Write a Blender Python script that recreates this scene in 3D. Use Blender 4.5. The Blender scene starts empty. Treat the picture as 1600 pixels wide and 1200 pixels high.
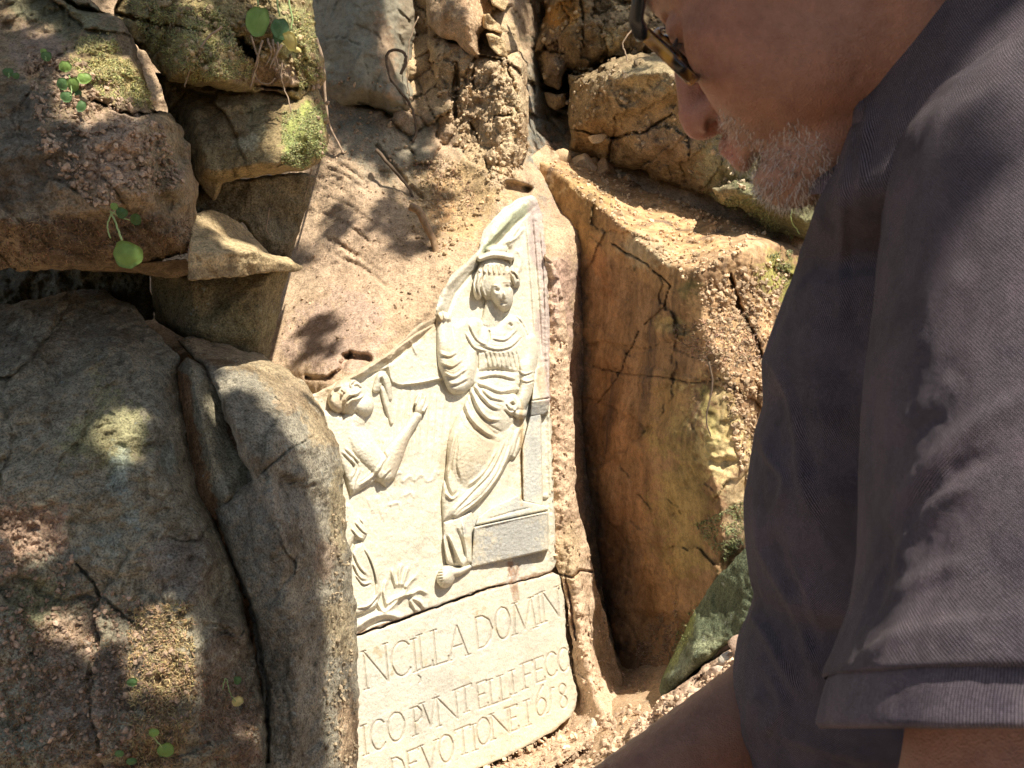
import bpy, math, random
import numpy as np
from mathutils import Matrix, Vector
from mathutils.geometry import delaunay_2d_cdt

random.seed(7); RNG = np.random.default_rng(7)
SC = bpy.context.scene; COL = SC.collection

# ---------------------------------------------------------------- camera
FPX = 1600.0                                   # focal length in photo pixels (36 mm on a 36 mm sensor)
PITCH = math.radians(15.0)
CAM = np.array([0.0, 0.0, 1.55])
RX = np.array([1.0, 0.0, 0.0])
UY = np.array([0.0, math.sin(PITCH), math.cos(PITCH)])
FZ = np.array([0.0, math.cos(PITCH), -math.sin(PITCH)])
cd = bpy.data.cameras.new('camera'); cam = bpy.data.objects.new('camera', cd); COL.objects.link(cam)
cam.location = CAM; cam.rotation_euler = (math.pi/2 - PITCH, 0, 0)
cd.sensor_width = 36; cd.lens = 36*FPX/1600; cd.clip_start = 0.02; cd.clip_end = 400
cd.dof.use_dof = True; cd.dof.focus_distance = 1.35; cd.dof.aperture_fstop = 20.0
SC.camera = cam

# ---------------------------------------------------------------- sky, sun, exposure
SUNC = np.array([0.32, 0.82, -0.46]); SUNC /= np.linalg.norm(SUNC)      # towards the sun, camera axes
SUN = SUNC[0]*RX + SUNC[1]*UY + SUNC[2]*FZ
SUNEL = math.asin(SUN[2]); SUNAZ = math.atan2(SUN[0], SUN[1])           # azimuth from +Y towards +X
w = bpy.data.worlds.new('World'); SC.world = w; w.use_nodes = True
nt = w.node_tree; sky = nt.nodes.new('ShaderNodeTexSky'); sky.sky_type = 'NISHITA'; sky.sun_disc = False
sky.sun_elevation = SUNEL; sky.sun_rotation = SUNAZ; sky.dust_density = 2.0
nt.links.new(sky.outputs[0], nt.nodes['Background'].inputs[0]); nt.nodes['Background'].inputs[1].default_value = 0.115
ld = bpy.data.lights.new('sun', 'SUN'); ld.energy = 5.0; ld.angle = math.radians(0.5); ld.color = (1.0, 0.93, 0.80)
lo = bpy.data.objects.new('sun', ld); COL.objects.link(lo)
lo.rotation_euler = Vector(SUN).to_track_quat('Z', 'Y').to_euler(); lo.location = (3, -2, 6)
SC.view_settings.view_transform = 'Standard'; SC.view_settings.look = 'None'
SC.view_settings.exposure = 0.74; SC.view_settings.gamma = 1.0; SC.view_settings.use_curve_mapping = False

# ---------------------------------------------------------------- numeric helpers
def cc(px, py, d):                              # photo pixel + depth -> camera axes
    px = np.asarray(px, float); py = np.asarray(py, float); d = np.asarray(d, float)
    return np.stack([(px-800)/FPX*d, (600-py)/FPX*d, d], -1)
def c2w(c):
    c = np.asarray(c, float)
    return CAM + c[..., 0:1]*RX + c[..., 1:2]*UY + c[..., 2:3]*FZ
def w2c(p):
    q = np.asarray(p, float) - CAM
    return np.stack([q@RX, q@UY, q@FZ], -1)
def PW(px, py, d): return c2w(cc(px, py, d))
def proj(c): return 800+FPX*c[..., 0]/c[..., 2], 600-FPX*c[..., 1]/c[..., 2]
def sstep(a, b, x):
    t = np.clip((x-a)/(b-a), 0, 1); return t*t*(3-2*t)
def hsh(ix, iy, iz, s):
    h = (ix*374761393 + iy*668265263 + iz*2147483647 + s*1274126177) & 0xFFFFFFFF
    h = ((h ^ (h >> 13))*1274126177) & 0xFFFFFFFF
    h = ((h ^ (h >> 16))*2246822519) & 0xFFFFFFFF
    return ((h ^ (h >> 15)) & 0xFFFFFF)/float(0xFFFFFF)
def noise3(p, seed=0):                          # value-gradient noise, about -1..1
    i = np.floor(p).astype(np.int64); f = p-i; u = f*f*f*(f*(f*6-15)+10); r = 0
    for dx in (0, 1):
        wx = u[..., 0] if dx else 1-u[..., 0]
        for dy in (0, 1):
            wy = u[..., 1] if dy else 1-u[..., 1]
            for dz in (0, 1):
                wz = u[..., 2] if dz else 1-u[..., 2]
                a = hsh(i[..., 0]+dx, i[..., 1]+dy, i[..., 2]+dz, seed)*6.28318
                b = hsh(i[..., 0]+dx, i[..., 1]+dy, i[..., 2]+dz, seed+91)*2-1
                s = np.sqrt(1-b*b)
                g = np.cos(a)*s*(f[..., 0]-dx)+np.sin(a)*s*(f[..., 1]-dy)+b*(f[..., 2]-dz)
                r = r + wx*wy*wz*g
    return r*1.6
def fbm(p, octv=4, seed=0, gain=0.5, ridged=False):
    r = 0; a = 1.0; q = p.copy()
    for o in range(octv):
        n = noise3(q, seed+o*17)
        if ridged: n = 1-2*np.abs(n)
        r = r + a*n; a *= gain; q = q*2.03+3.1
    return r
def chips(x, y, cell, seed):                    # faceted noise: every cell is its own tilted plane; also returns joint weight
    gx = np.floor(x/cell); gy = np.floor(y/cell)
    best = np.full(x.shape, 1e9); sec = np.full(x.shape, 1e9); val = np.zeros(x.shape)
    for dx in (-1, 0, 1):
        for dy in (-1, 0, 1):
            ix = (gx+dx).astype(np.int64); iy = (gy+dy).astype(np.int64)
            cx = (ix+hsh(ix, iy, ix*0, seed))*cell; cy = (iy+hsh(ix, iy, ix*0, seed+1))*cell
            d = np.hypot(x-cx, (y-cy)*0.8)
            v = (hsh(ix, iy, ix*0, seed+2)-.5) + ((hsh(ix, iy, ix*0, seed+3)-.5)*(x-cx)+(hsh(ix, iy, ix*0, seed+4)-.5)*(y-cy))*2.2/cell
            m = d < best
            sec = np.where(m, best, np.minimum(sec, d)); val = np.where(m, v, val); best = np.where(m, d, best)
    return val, (sec-best)/cell
def seg_dist(X, Y, pts):                        # distance to a polyline and position 0..1 along it
    best = np.full(X.shape, 1e9); tt = np.zeros(X.shape); side = np.zeros(X.shape)
    P = np.array(pts, float); L = np.hypot(*(P[1:, :2]-P[:-1, :2]).T); S = np.concatenate([[0], np.cumsum(L)]); T = S[-1]+1e-9
    for k in range(len(P)-1):
        ax, ay = P[k, :2]; bx, by = P[k+1, :2]; l2 = (bx-ax)**2+(by-ay)**2+1e-9
        t = np.clip(((X-ax)*(bx-ax)+(Y-ay)*(by-ay))/l2, 0, 1)
        d = np.hypot(X-ax-t*(bx-ax), Y-ay-t*(by-ay)); m = d < best
        cr = (bx-ax)*(Y-ay)-(by-ay)*(X-ax)
        best = np.where(m, d, best); tt = np.where(m, (S[k]+t*L[k])/T, tt); side = np.where(m, np.sign(cr), side)
    return best, tt, side
def inpoly(X, Y, pts):
    r = np.zeros(X.shape, bool); n = len(pts)
    for k in range(n):
        x0, y0 = pts[k][:2]; x1, y1 = pts[(k+1) % n][:2]
        if y0 == y1: continue
        c = ((y0 > Y) != (y1 > Y)) & (X < (x1-x0)*(Y-y0)/(y1-y0)+x0); r ^= c
    return r
def smooth_line(pts, n=6):                      # Catmull-Rom through the points
    P = np.array(pts, float); Q = np.vstack([2*P[0]-P[1], P, 2*P[-1]-P[-2]]); out = []
    for k in range(1, len(Q)-2):
        for j in range(n):
            t = j/n
            out.append(0.5*((2*Q[k])+(-Q[k-1]+Q[k+1])*t+(2*Q[k-1]-5*Q[k]+4*Q[k+1]-Q[k+2])*t*t+(-Q[k-1]+3*Q[k]-3*Q[k+1]+Q[k+2])*t**3))
    out.append(P[-1]); return np.array(out)

# ---------------------------------------------------------------- object helpers
def tag(o, label=None, cat=None, group=None, kind=None):
    if label: o['label'] = label
    if cat: o['category'] = cat
    if group: o['group'] = group
    if kind: o['kind'] = kind
    return o
def mesh_np(name, V, F, mat, parent=None, smooth=True, cols=None, uv=None, origin=None, attrs=None):
    """V world positions (n,3); F list/array of quads or tris (-1 in the 4th slot = triangle)"""
    V = np.asarray(V, float)
    if origin is None: origin = np.array([V[:, 0].mean(), V[:, 1].mean(), V[:, 2].min()])
    if parent is not None: origin = np.array(parent['_o'])
    F = np.asarray(F, np.int64)
    if F.shape[1] == 3: F = np.hstack([F, np.full((len(F), 1), -1)])
    tri = F[:, 3] < 0; cnt = np.where(tri, 3, 4); loops = F[F >= 0]
    me = bpy.data.meshes.new(name)
    me.vertices.add(len(V)); me.vertices.foreach_set('co', (V-origin).astype(np.float32).ravel())
    me.loops.add(len(loops)); me.loops.foreach_set('vertex_index', loops.astype(np.int32))
    me.polygons.add(len(F)); st = np.concatenate([[0], np.cumsum(cnt)[:-1]])
    me.polygons.foreach_set('loop_start', st.astype(np.int32)); me.polygons.foreach_set('loop_total', cnt.astype(np.int32))
    me.polygons.foreach_set('use_smooth', np.full(len(F), bool(smooth)))
    if cols is not None:
        a = me.color_attributes.new('Col', 'FLOAT_COLOR', 'POINT')
        c = np.ones((len(V), 4), np.float32); c[:, :3] = cols; a.data.foreach_set('color', c.ravel())
    for k, v in (attrs or {}).items():
        a = me.attributes.new(k, 'FLOAT', 'POINT'); a.data.foreach_set('value', np.asarray(v, np.float32))
    if uv is not None:
        l = me.uv_layers.new(name='UVMap'); l.data.foreach_set('uv', np.asarray(uv, np.float32)[loops].ravel())
    me.update(calc_edges=True); me.validate()
    me.materials.append(mat)
    o = bpy.data.objects.new(name, me); COL.objects.link(o)
    if parent is not None: o.parent = parent; o.location = (0, 0, 0)
    else: o.location = origin
    o['_o'] = list(map(float, origin))
    return o
def empty(name, loc, label, cat, group=None):
    o = bpy.data.objects.new(name, None); COL.objects.link(o); o.location = loc; o.empty_display_size = .05
    o['_o'] = list(map(float, loc)); return tag(o, label, cat, group)

# depth buffer of everything built so far, on a 2 px grid (used to seat stones, moss and leaves)
ZX0, ZY0, ZS = -300, -300, 2
ZB = np.full((900, 1150), 9.0)
def zwrite(px, py, d):
    ix = np.round((px-ZX0)/ZS).astype(int); iy = np.round((py-ZY0)/ZS).astype(int)
    for ox in (0, 1):
        for oy in (0, 1):
            a = ix+ox; b = iy+oy; m = (a >= 0) & (a < ZB.shape[1]) & (b >= 0) & (b < ZB.shape[0])
            np.minimum.at(ZB, (b[m], a[m]), d[m])
def zread(px, py):
    ix = np.clip(np.round((np.asarray(px, float)-ZX0)/ZS).astype(int), 0, ZB.shape[1]-1)
    iy = np.clip(np.round((np.asarray(py, float)-ZY0)/ZS).astype(int), 0, ZB.shape[0]-1)
    return ZB[iy, ix]

def grid_faces(mask):
    h, w_ = mask.shape; idx = np.full(mask.shape, -1, np.int64); idx[mask] = np.arange(mask.sum())
    q = mask[:-1, :-1] & mask[1:, :-1] & mask[:-1, 1:] & mask[1:, 1:]
    a = idx[:-1, :-1][q]; b = idx[:-1, 1:][q]; c = idx[1:, 1:][q]; d = idx[1:, :-1][q]
    return np.stack([a, d, c, b], -1)
def boundary(F, n):
    E = np.vstack([F[:, [0, 1]], F[:, [1, 2]], F[:, [2, 3]], F[:, [3, 0]]])
    key = E.min(1)*n+E.max(1); u, inv, cnt = np.unique(key, return_inverse=True, return_counts=True)
    return E[cnt[inv] == 1]
def sheet(name, X, Y, D, mask, thick, mat, parent=None, cols=None, attrs=None, normal=None, write=True):
    """turn a masked raster of pixel positions + depth into a solid-looking body with side walls going back"""
    # keep only vertices used by a whole quad
    q = mask[:-1, :-1] & mask[1:, :-1] & mask[:-1, 1:] & mask[1:, 1:]
    m2 = np.zeros_like(mask); m2[:-1, :-1] |= q; m2[1:, :-1] |= q; m2[:-1, 1:] |= q; m2[1:, 1:] |= q
    F = grid_faces(m2); n = int(m2.sum())
    px = X[m2].astype(float); py = Y[m2].astype(float); d = D[m2].astype(float)
    B = boundary(F, n)
    for it in range(3):                        # smooth the stepped outline
        sx = np.zeros(n); sy = np.zeros(n); k = np.zeros(n)
        for a, b in ((0, 1), (1, 0)):
            np.add.at(sx, B[:, a], px[B[:, b]]); np.add.at(sy, B[:, a], py[B[:, b]]); np.add.at(k, B[:, a], 1)
        m = k > 0; px[m] = .5*px[m]+.5*sx[m]/k[m]; py[m] = .5*py[m]+.5*sy[m]/k[m]
    c = cc(px, py, d) if normal is None else None
    if normal is not None:                     # normal = (base depth raster, camera-axis direction, height raster)
        bd, nv, H = normal; c = cc(px, py, bd[m2]) + H[m2][:, None]*nv
    V = c2w(c)
    bv = np.unique(B); mp = np.full(n, -1); mp[bv] = np.arange(len(bv))
    cen = c[bv].mean(0); rings = []; Fs = [F]; base = n; prev = None
    for j, (t, s) in enumerate(((.25, .004), (1.0, .05))):
        r = c[bv].copy(); k = 1+t*thick/r[:, 2:3]
        r = r*k if normal is None else r - normal[1]*t*thick
        r[:, :2] += (cen[:2]-r[:, :2])*s
        rings.append(c2w(r))
        a = B[:, 0] if j == 0 else base-len(bv)+mp[B[:, 0]]; b = B[:, 1] if j == 0 else base-len(bv)+mp[B[:, 1]]
        Fs.append(np.stack([b, a, base+mp[B[:, 0]], base+mp[B[:, 1]]], -1)); base += len(bv)
    V = np.vstack([V]+rings); F = np.vstack(Fs)
    if cols is not None: cc_ = cols[m2]; cols = np.vstack([cc_, cc_[bv], cc_[bv]])
    if attrs: attrs = {k: np.concatenate([v[m2], v[m2][bv], v[m2][bv]]) for k, v in attrs.items()}
    if write:
        x2, y2 = proj(c); zwrite(x2, y2, c[:, 2])
    return mesh_np(name, V, F, mat, parent, True, cols, None, None, attrs)

def facet_depth(X, Y, outline, lines):
    """piecewise planar depth over a triangulation of the given (x,y,d) points"""
    co = []; ed = []
    n = len(outline); co += [tuple(p) for p in outline]; ed += [(k, (k+1) % n) for k in range(n)]
    for ln in lines:
        b = len(co); co += [tuple(p) for p in ln]; ed += [(b+k, b+k+1) for k in range(len(ln)-1)]
    v2 = [Vector((p[0], p[1])) for p in co]
    r = delaunay_2d_cdt(v2, ed, [], 0, .5)
    vo, fo, src = r[0], r[2], r[3]
    A = np.array([[v.x, v.y] for v in vo]); dep = np.zeros(len(vo)); O = np.array([p[:2] for p in co]); OD = np.array([p[2] for p in co])
    for k in range(len(vo)):
        if src[k]: dep[k] = OD[src[k][0]]
        else:
            q = np.hypot(*(O-A[k]).T); i2 = np.argsort(q)[:3]; ww = 1/(q[i2]+1e-3); dep[k] = (OD[i2]*ww).sum()/ww.sum()
    D = np.full(X.shape, np.nan)
    x0 = X[0, 0]; y0 = Y[0, 0]; sp = X[0, 1]-X[0, 0]
    for f in fo:
        p = A[list(f)]; dd = dep[list(f)]
        i0 = max(int((p[:, 0].min()-x0)/sp), 0); i1 = min(int((p[:, 0].max()-x0)/sp)+2, X.shape[1])
        j0 = max(int((p[:, 1].min()-y0)/sp), 0); j1 = min(int((p[:, 1].max()-y0)/sp)+2, X.shape[0])
        if i1 <= i0 or j1 <= j0: continue
        xs = X[j0:j1, i0:i1]; ys = Y[j0:j1, i0:i1]
        det = (p[1, 1]-p[2, 1])*(p[0, 0]-p[2, 0])+(p[2, 0]-p[1, 0])*(p[0, 1]-p[2, 1])
        if abs(det) < 1e-9: continue
        a = ((p[1, 1]-p[2, 1])*(xs-p[2, 0])+(p[2, 0]-p[1, 0])*(ys-p[2, 1]))/det
        b = ((p[2, 1]-p[0, 1])*(xs-p[2, 0])+(p[0, 0]-p[2, 0])*(ys-p[2, 1]))/det
        c = 1-a-b; m = (a > -1e-3) & (b > -1e-3) & (c > -1e-3)
        D[j0:j1, i0:i1] = np.where(m, a*dd[0]+b*dd[1]+c*dd[2], D[j0:j1, i0:i1])
    # fill the rim (jittered outline may leave the hull)
    for it in range(14):
        bad = np.isnan(D)
        if not bad.any(): break
        P = np.pad(D, 1, constant_values=np.nan)
        st = np.stack([P[:-2, 1:-1], P[2:, 1:-1], P[1:-1, :-2], P[1:-1, 2:]])
        with np.errstate(all='ignore'): mv = np.nanmean(st, 0)
        D = np.where(bad, mv, D)
    D[np.isnan(D)] = np.nanmean(D)
    return D
def blur(A, r):
    if r < 1: return A
    k = int(r)
    for ax in (0, 1):
        for it in range(2):
            P = np.pad(A, [(k+1, k) if a == ax else (0, 0) for a in (0, 1)], mode='edge'); C = np.cumsum(P, ax)
            n = A.shape[ax]
            A = (np.take(C, np.arange(2*k+1, 2*k+1+n), ax)-np.take(C, np.arange(0, n), ax))/(2*k+1)
    return A
def lin(c): return np.array([((v/255+.055)/1.055)**2.4 if v > 10 else v/255/12.92 for v in c])
def paint(X, Y, base, patches, seed=0, step=2):
    """albedo map: base colour with patches (lichen, rust, soil, some sun and shade): ('e',cx,cy,rx,ry,ang,col,str) or ('l',pts,width,col,str)"""
    C = np.zeros(X.shape+(3,)); C[:] = base
    q = np.stack([X/60, Y/60, X*0+seed], -1); n1 = fbm(q, 4, seed+5, .65)+.65*fbm(q*7.3+3, 3, seed+8, .7)
    for p in patches:
        if p[0] == 'e':
            _, cx, cy, rx, ry, ang, col, s = p; a = math.radians(ang)
            u = ((X-cx)*math.cos(a)+(Y-cy)*math.sin(a))/rx; v = (-(X-cx)*math.sin(a)+(Y-cy)*math.cos(a))/ry
            r = np.hypot(u, v)
        else:
            _, pts, wd, col, s = p; r = seg_dist(X, Y, pts)[0]/wd
        k = s*sstep(1.2, .6, r+n1*.55)
        C = C*(1-k[..., None])+np.array(col)*k[..., None]
    return np.clip(C, 0, 1)
def rock(name, label, cat, outline, lines=(), step=2, jit=5, edge=14, er=.02, fb=(.09, .010), chip=None, soft=2, cracks=(), bumps=(),
         thick=.25, base=(.30, .22, .14), patches=(), seed=0, mat=None, parent=None, group=None, kind=None, fine=.0016, ridged=False, cfun=None):
    xs = [p[0] for p in outline]; ys = [p[1] for p in outline]
    x = np.arange(min(xs)-12, max(xs)+13, step); y = np.arange(min(ys)-12, max(ys)+13, step)
    X, Y = np.meshgrid(x.astype(float), y.astype(float))
    q = np.stack([X/34, Y/34, X*0+seed*3.3], -1)
    JX = X+jit*fbm(q, 3, seed, .6); JY = Y+jit*fbm(q+7.7, 3, seed+3, .6)
    m = inpoly(JX, JY, outline)
    D = facet_depth(X, Y, outline, lines); D = blur(D, soft)
    dist = seg_dist(JX, JY, list(outline)+[outline[0]])[0]
    t = np.clip(dist/edge, 0, 1); D = D+er*(1-np.sqrt(np.clip(1-(1-t)**2, 0, 1)))
    c = cc(X, Y, D)*np.array([1, 1, .7])
    D = D+fb[1]*fbm(c/fb[0]+seed, 5, seed+11, .55, ridged)
    D = D+fine*fbm(c/.012, 3, seed+31, .6)+fine*.8*fbm(c/.03, 3, seed+33, .6, True)
    if chip:
        wx = c[..., 0]+.06*chip[0]*fbm(c/chip[0]*3, 3, seed+41); wy = c[..., 1]+.06*chip[0]*fbm(c/chip[0]*3+5, 3, seed+42)
        v, j = chips(wx, wy, chip[0], seed+50); D = D+chip[1]*v + chip[1]*.18*sstep(.06, 0, j)
        v, j = chips(wx, wy, chip[0]*.37, seed+60); D = D+chip[1]*.35*v
    for pts, wd, dp in cracks:
        ds, tt, _ = seg_dist(JX*.6+X*.4, JY*.6+Y*.4, pts); w2 = wd*(.55+.45*np.sin(np.clip(tt, 0.02, .98)*math.pi)**.5)
        D = D+dp*sstep(1.0, .1, ds/(w2*(.55+.9*np.abs(noise3(np.stack([X/13, Y/13, X*0+seed], -1), 4)))))
    for cx, cy, rx, ry, h in bumps:
        r = np.hypot((JX-cx)/rx, (JY-cy)/ry); D = D-h*np.sqrt(np.clip(1-r*r, 0, 1))
    C = paint(X, Y, np.array(base), patches, seed)
    if cfun: C = cfun(X, Y, C)
    o = sheet(name, X, Y, D, m, thick, mat or M_ROCK, parent, C)
    if parent is None: tag(o, label, cat, group, kind)
    return o

# ================================================================ materials
def nmat(name):
    m = bpy.data.materials.new(name); m.use_nodes = True; t = m.node_tree
    b = t.nodes['Principled BSDF']; return m, t, b
def N(t, kind, **kw):
    n = t.nodes.new(kind)
    for k, v in kw.items():
        if k in n.inputs.keys(): n.inputs[k].default_value = v
        else: setattr(n, k, v)
    return n
def ramp(t, stops):
    r = t.nodes.new('ShaderNodeValToRGB'); e = r.color_ramp.elements
    while len(e) > 1: e.remove(e[-1])
    e[0].position = stops[0][0]; e[0].color = (*stops[0][1], 1)
    for p, c in stops[1:]:
        x = e.new(p); x.color = (*c, 1)
    return r
def mul(t, a, b, fac=1.0, mode='MULTIPLY'):
    m = t.nodes.new('ShaderNodeMix'); m.data_type = 'RGBA'; m.blend_type = mode; m.inputs[0].default_value = fac
    for s, v in ((6, a), (7, b)):
        if isinstance(v, tuple): m.inputs[s].default_value = (*v, 1)
        else: t.links.new(v, m.inputs[s])
    return m.outputs[2]
def rocky(name, rough=.9, var=.55, bump=.5, dist=.004, scales=(18, 90, 420), dark=.45, speck=.35, lichen=None, tint=(1.12, .98, .84), streak=None):
    m, t, b = nmat(name); L = t.links.new
    geo = t.nodes.new('ShaderNodeNewGeometry'); pos = geo.outputs['Position']
    a = t.nodes.new('ShaderNodeVertexColor'); a.layer_name = 'Col'
    ns = [N(t, 'ShaderNodeTexNoise', Scale=s, Detail=6.0, Roughness=.65) for s in scales]
    for n in ns: L(pos, n.inputs['Vector'])
    r0 = ramp(t, [(.30, (1-var*.8, 1-var*.9, 1-var)), (.5, (1, 1, 1)), (.72, tuple(1+var*.45*c for c in tint))]); L(ns[0].outputs[0], r0.inputs[0])
    r1 = ramp(t, [(.32, (1-var*.7,)*3), (.5, (1, 1, 1)), (.7, (1+var*.4,)*3)]); L(ns[1].outputs[0], r1.inputs[0])
    r2 = ramp(t, [(.36, (1-speck,)*3), (.5, (1, 1, 1)), (.66, (1+speck*.7,)*3)]); L(ns[2].outputs[0], r2.inputs[0])
    c = mul(t, a.outputs[0], r0.outputs[0]); c = mul(t, c, r1.outputs[0]); c = mul(t, c, r2.outputs[0])
    if streak:                                    # mineral streaks running down the face
        mp = t.nodes.new('ShaderNodeMapping'); mp.inputs['Scale'].default_value = (22, 22, 3.2); L(pos, mp.inputs[0])
        ns_ = N(t, 'ShaderNodeTexNoise', Scale=1.0, Detail=5.0, Roughness=.6, Distortion=.6); L(mp.outputs[0], ns_.inputs['Vector'])
        rs = ramp(t, streak); L(ns_.outputs[0], rs.inputs[0]); c = mul(t, c, rs.outputs[0])
    if lichen:
        ln = N(t, 'ShaderNodeTexNoise', Scale=lichen[1], Detail=8.0, Roughness=.75); L(pos, ln.inputs['Vector'])
        lr = ramp(t, [(lichen[2], (0, 0, 0)), (lichen[2]+.06, (1, 1, 1))]); L(ln.outputs[0], lr.inputs[0])
        mx = t.nodes.new('ShaderNodeMix'); mx.data_type = 'RGBA'; L(lr.outputs[0], mx.inputs[0]); L(c, mx.inputs[6]); mx.inputs[7].default_value = (*lichen[0], 1); c = mx.outputs[2]
    L(c, b.inputs['Base Color']); b.inputs['Roughness'].default_value = rough; b.inputs['Specular IOR Level'].default_value = .25
    ad = t.nodes.new('ShaderNodeMath'); ad.operation = 'MULTIPLY_ADD'; L(ns[2].outputs[0], ad.inputs[0]); ad.inputs[1].default_value = .45; L(ns[1].outputs[0], ad.inputs[2])
    vo = N(t, 'ShaderNodeTexVoronoi', Scale=scales[1]*1.6); L(pos, vo.inputs['Vector'])
    a2 = t.nodes.new('ShaderNodeMath'); a2.operation = 'MULTIPLY_ADD'; L(vo.outputs['Distance'], a2.inputs[0]); a2.inputs[1].default_value = .35; L(ad.outputs[0], a2.inputs[2])
    bp = N(t, 'ShaderNodeBump', Strength=bump, Distance=dist); L(a2.outputs[0], bp.inputs['Height']); L(bp.outputs[0], b.inputs['Normal'])
    return m
M_ROCK = rocky('weathered_sandstone', bump=.9, dist=.007, var=.6, speck=.45, lichen=((.42, .43, .36), 34, .66))
M_DARK = rocky('damp_lichened_stone', bump=.9, dist=.006, var=.62, speck=.6, lichen=((.36, .38, .33), 50, .61))
M_SMOOTH = rocky('smooth_grey_stone', bump=.35, dist=.003, var=.3, speck=.2, lichen=None)
M_SOIL = rocky('dry_crumbly_earth', rough=1, bump=.75, dist=.005, var=.36, scales=(14, 75, 330), speck=.4)
M_ORANGE = rocky('iron_stained_sandstone', bump=.45, dist=.004, var=.5, speck=.25, streak=[(.30, (.38, .36, .40)), (.45, (.85, .75, .62)), (.6, (1.12, 1.0, .88)), (.75, (1.05, .88, .62))])
M_MARBLE = rocky('old_white_marble', rough=.6, bump=.5, dist=.0018, var=.16, scales=(26, 120, 480), speck=.16, tint=(1.0, .92, .70), lichen=((.47, .40, .27), 30, .60))
M_PEB = rocky('loose_stone_chips', bump=.4, dist=.002, var=.4)

def simple(name, col, rough=.7, noise=None, spec=.3, sub=0, bump=0, trans=0):
    m, t, b = nmat(name); b.inputs['Base Color'].default_value = (*col, 1); b.inputs['Roughness'].default_value = rough
    b.inputs['Specular IOR Level'].default_value = spec
    if noise:
        geo = t.nodes.new('ShaderNodeNewGeometry'); n = N(t, 'ShaderNodeTexNoise', Scale=noise[0], Detail=5.0, Roughness=.6); t.links.new(geo.outputs['Position'], n.inputs['Vector'])
        r = ramp(t, [(.3, tuple(c*(1-noise[1]) for c in col)), (.5, col), (.7, tuple(min(1, c*(1+noise[1])) for c in col))]); t.links.new(n.outputs[0], r.inputs[0]); t.links.new(r.outputs[0], b.inputs['Base Color'])
        if bump:
            bp = N(t, 'ShaderNodeBump', Strength=bump, Distance=.002); t.links.new(n.outputs[0], bp.inputs['Height']); t.links.new(bp.outputs[0], b.inputs['Normal'])
    if sub:
        b.inputs['Subsurface Weight'].default_value = sub; b.inputs['Subsurface Radius'].default_value = (.010, .004, .002); b.inputs['Subsurface Scale'].default_value = 1
    if trans:                                     # thin leaf: part of the light passes through
        tr = t.nodes.new('ShaderNodeBsdfTranslucent'); tr.inputs[0].default_value = (*[min(1, c*1.5) for c in col], 1)
        mx = t.nodes.new('ShaderNodeMixShader'); mx.inputs[0].default_value = trans; t.links.new(b.outputs[0], mx.inputs[1]); t.links.new(tr.outputs[0], mx.inputs[2])
        t.links.new(mx.outputs[0], t.nodes['Material Output'].inputs[0])
    return m
M_MOSS = simple('dry_moss', (.24, .22, .06), .95, (60, .5))
M_MOSSB = simple('brown_moss', (.20, .13, .065), .95, (60, .5))
M_ROOT = simple('pale_root', (.36, .26, .18), .8, (90, .4))
M_ROOTD = simple('dark_root', (.13, .09, .06), .8, (90, .4))
M_LEAF = simple('pennywort_leaf', (.27, .40, .11), .45, (70, .25), trans=.35)
M_LEAFY = simple('yellow_leaf', (.78, .66, .30), .5, (70, .25), trans=.35)
M_STEM = simple('leaf_stalk', (.30, .40, .16), .5)

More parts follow.
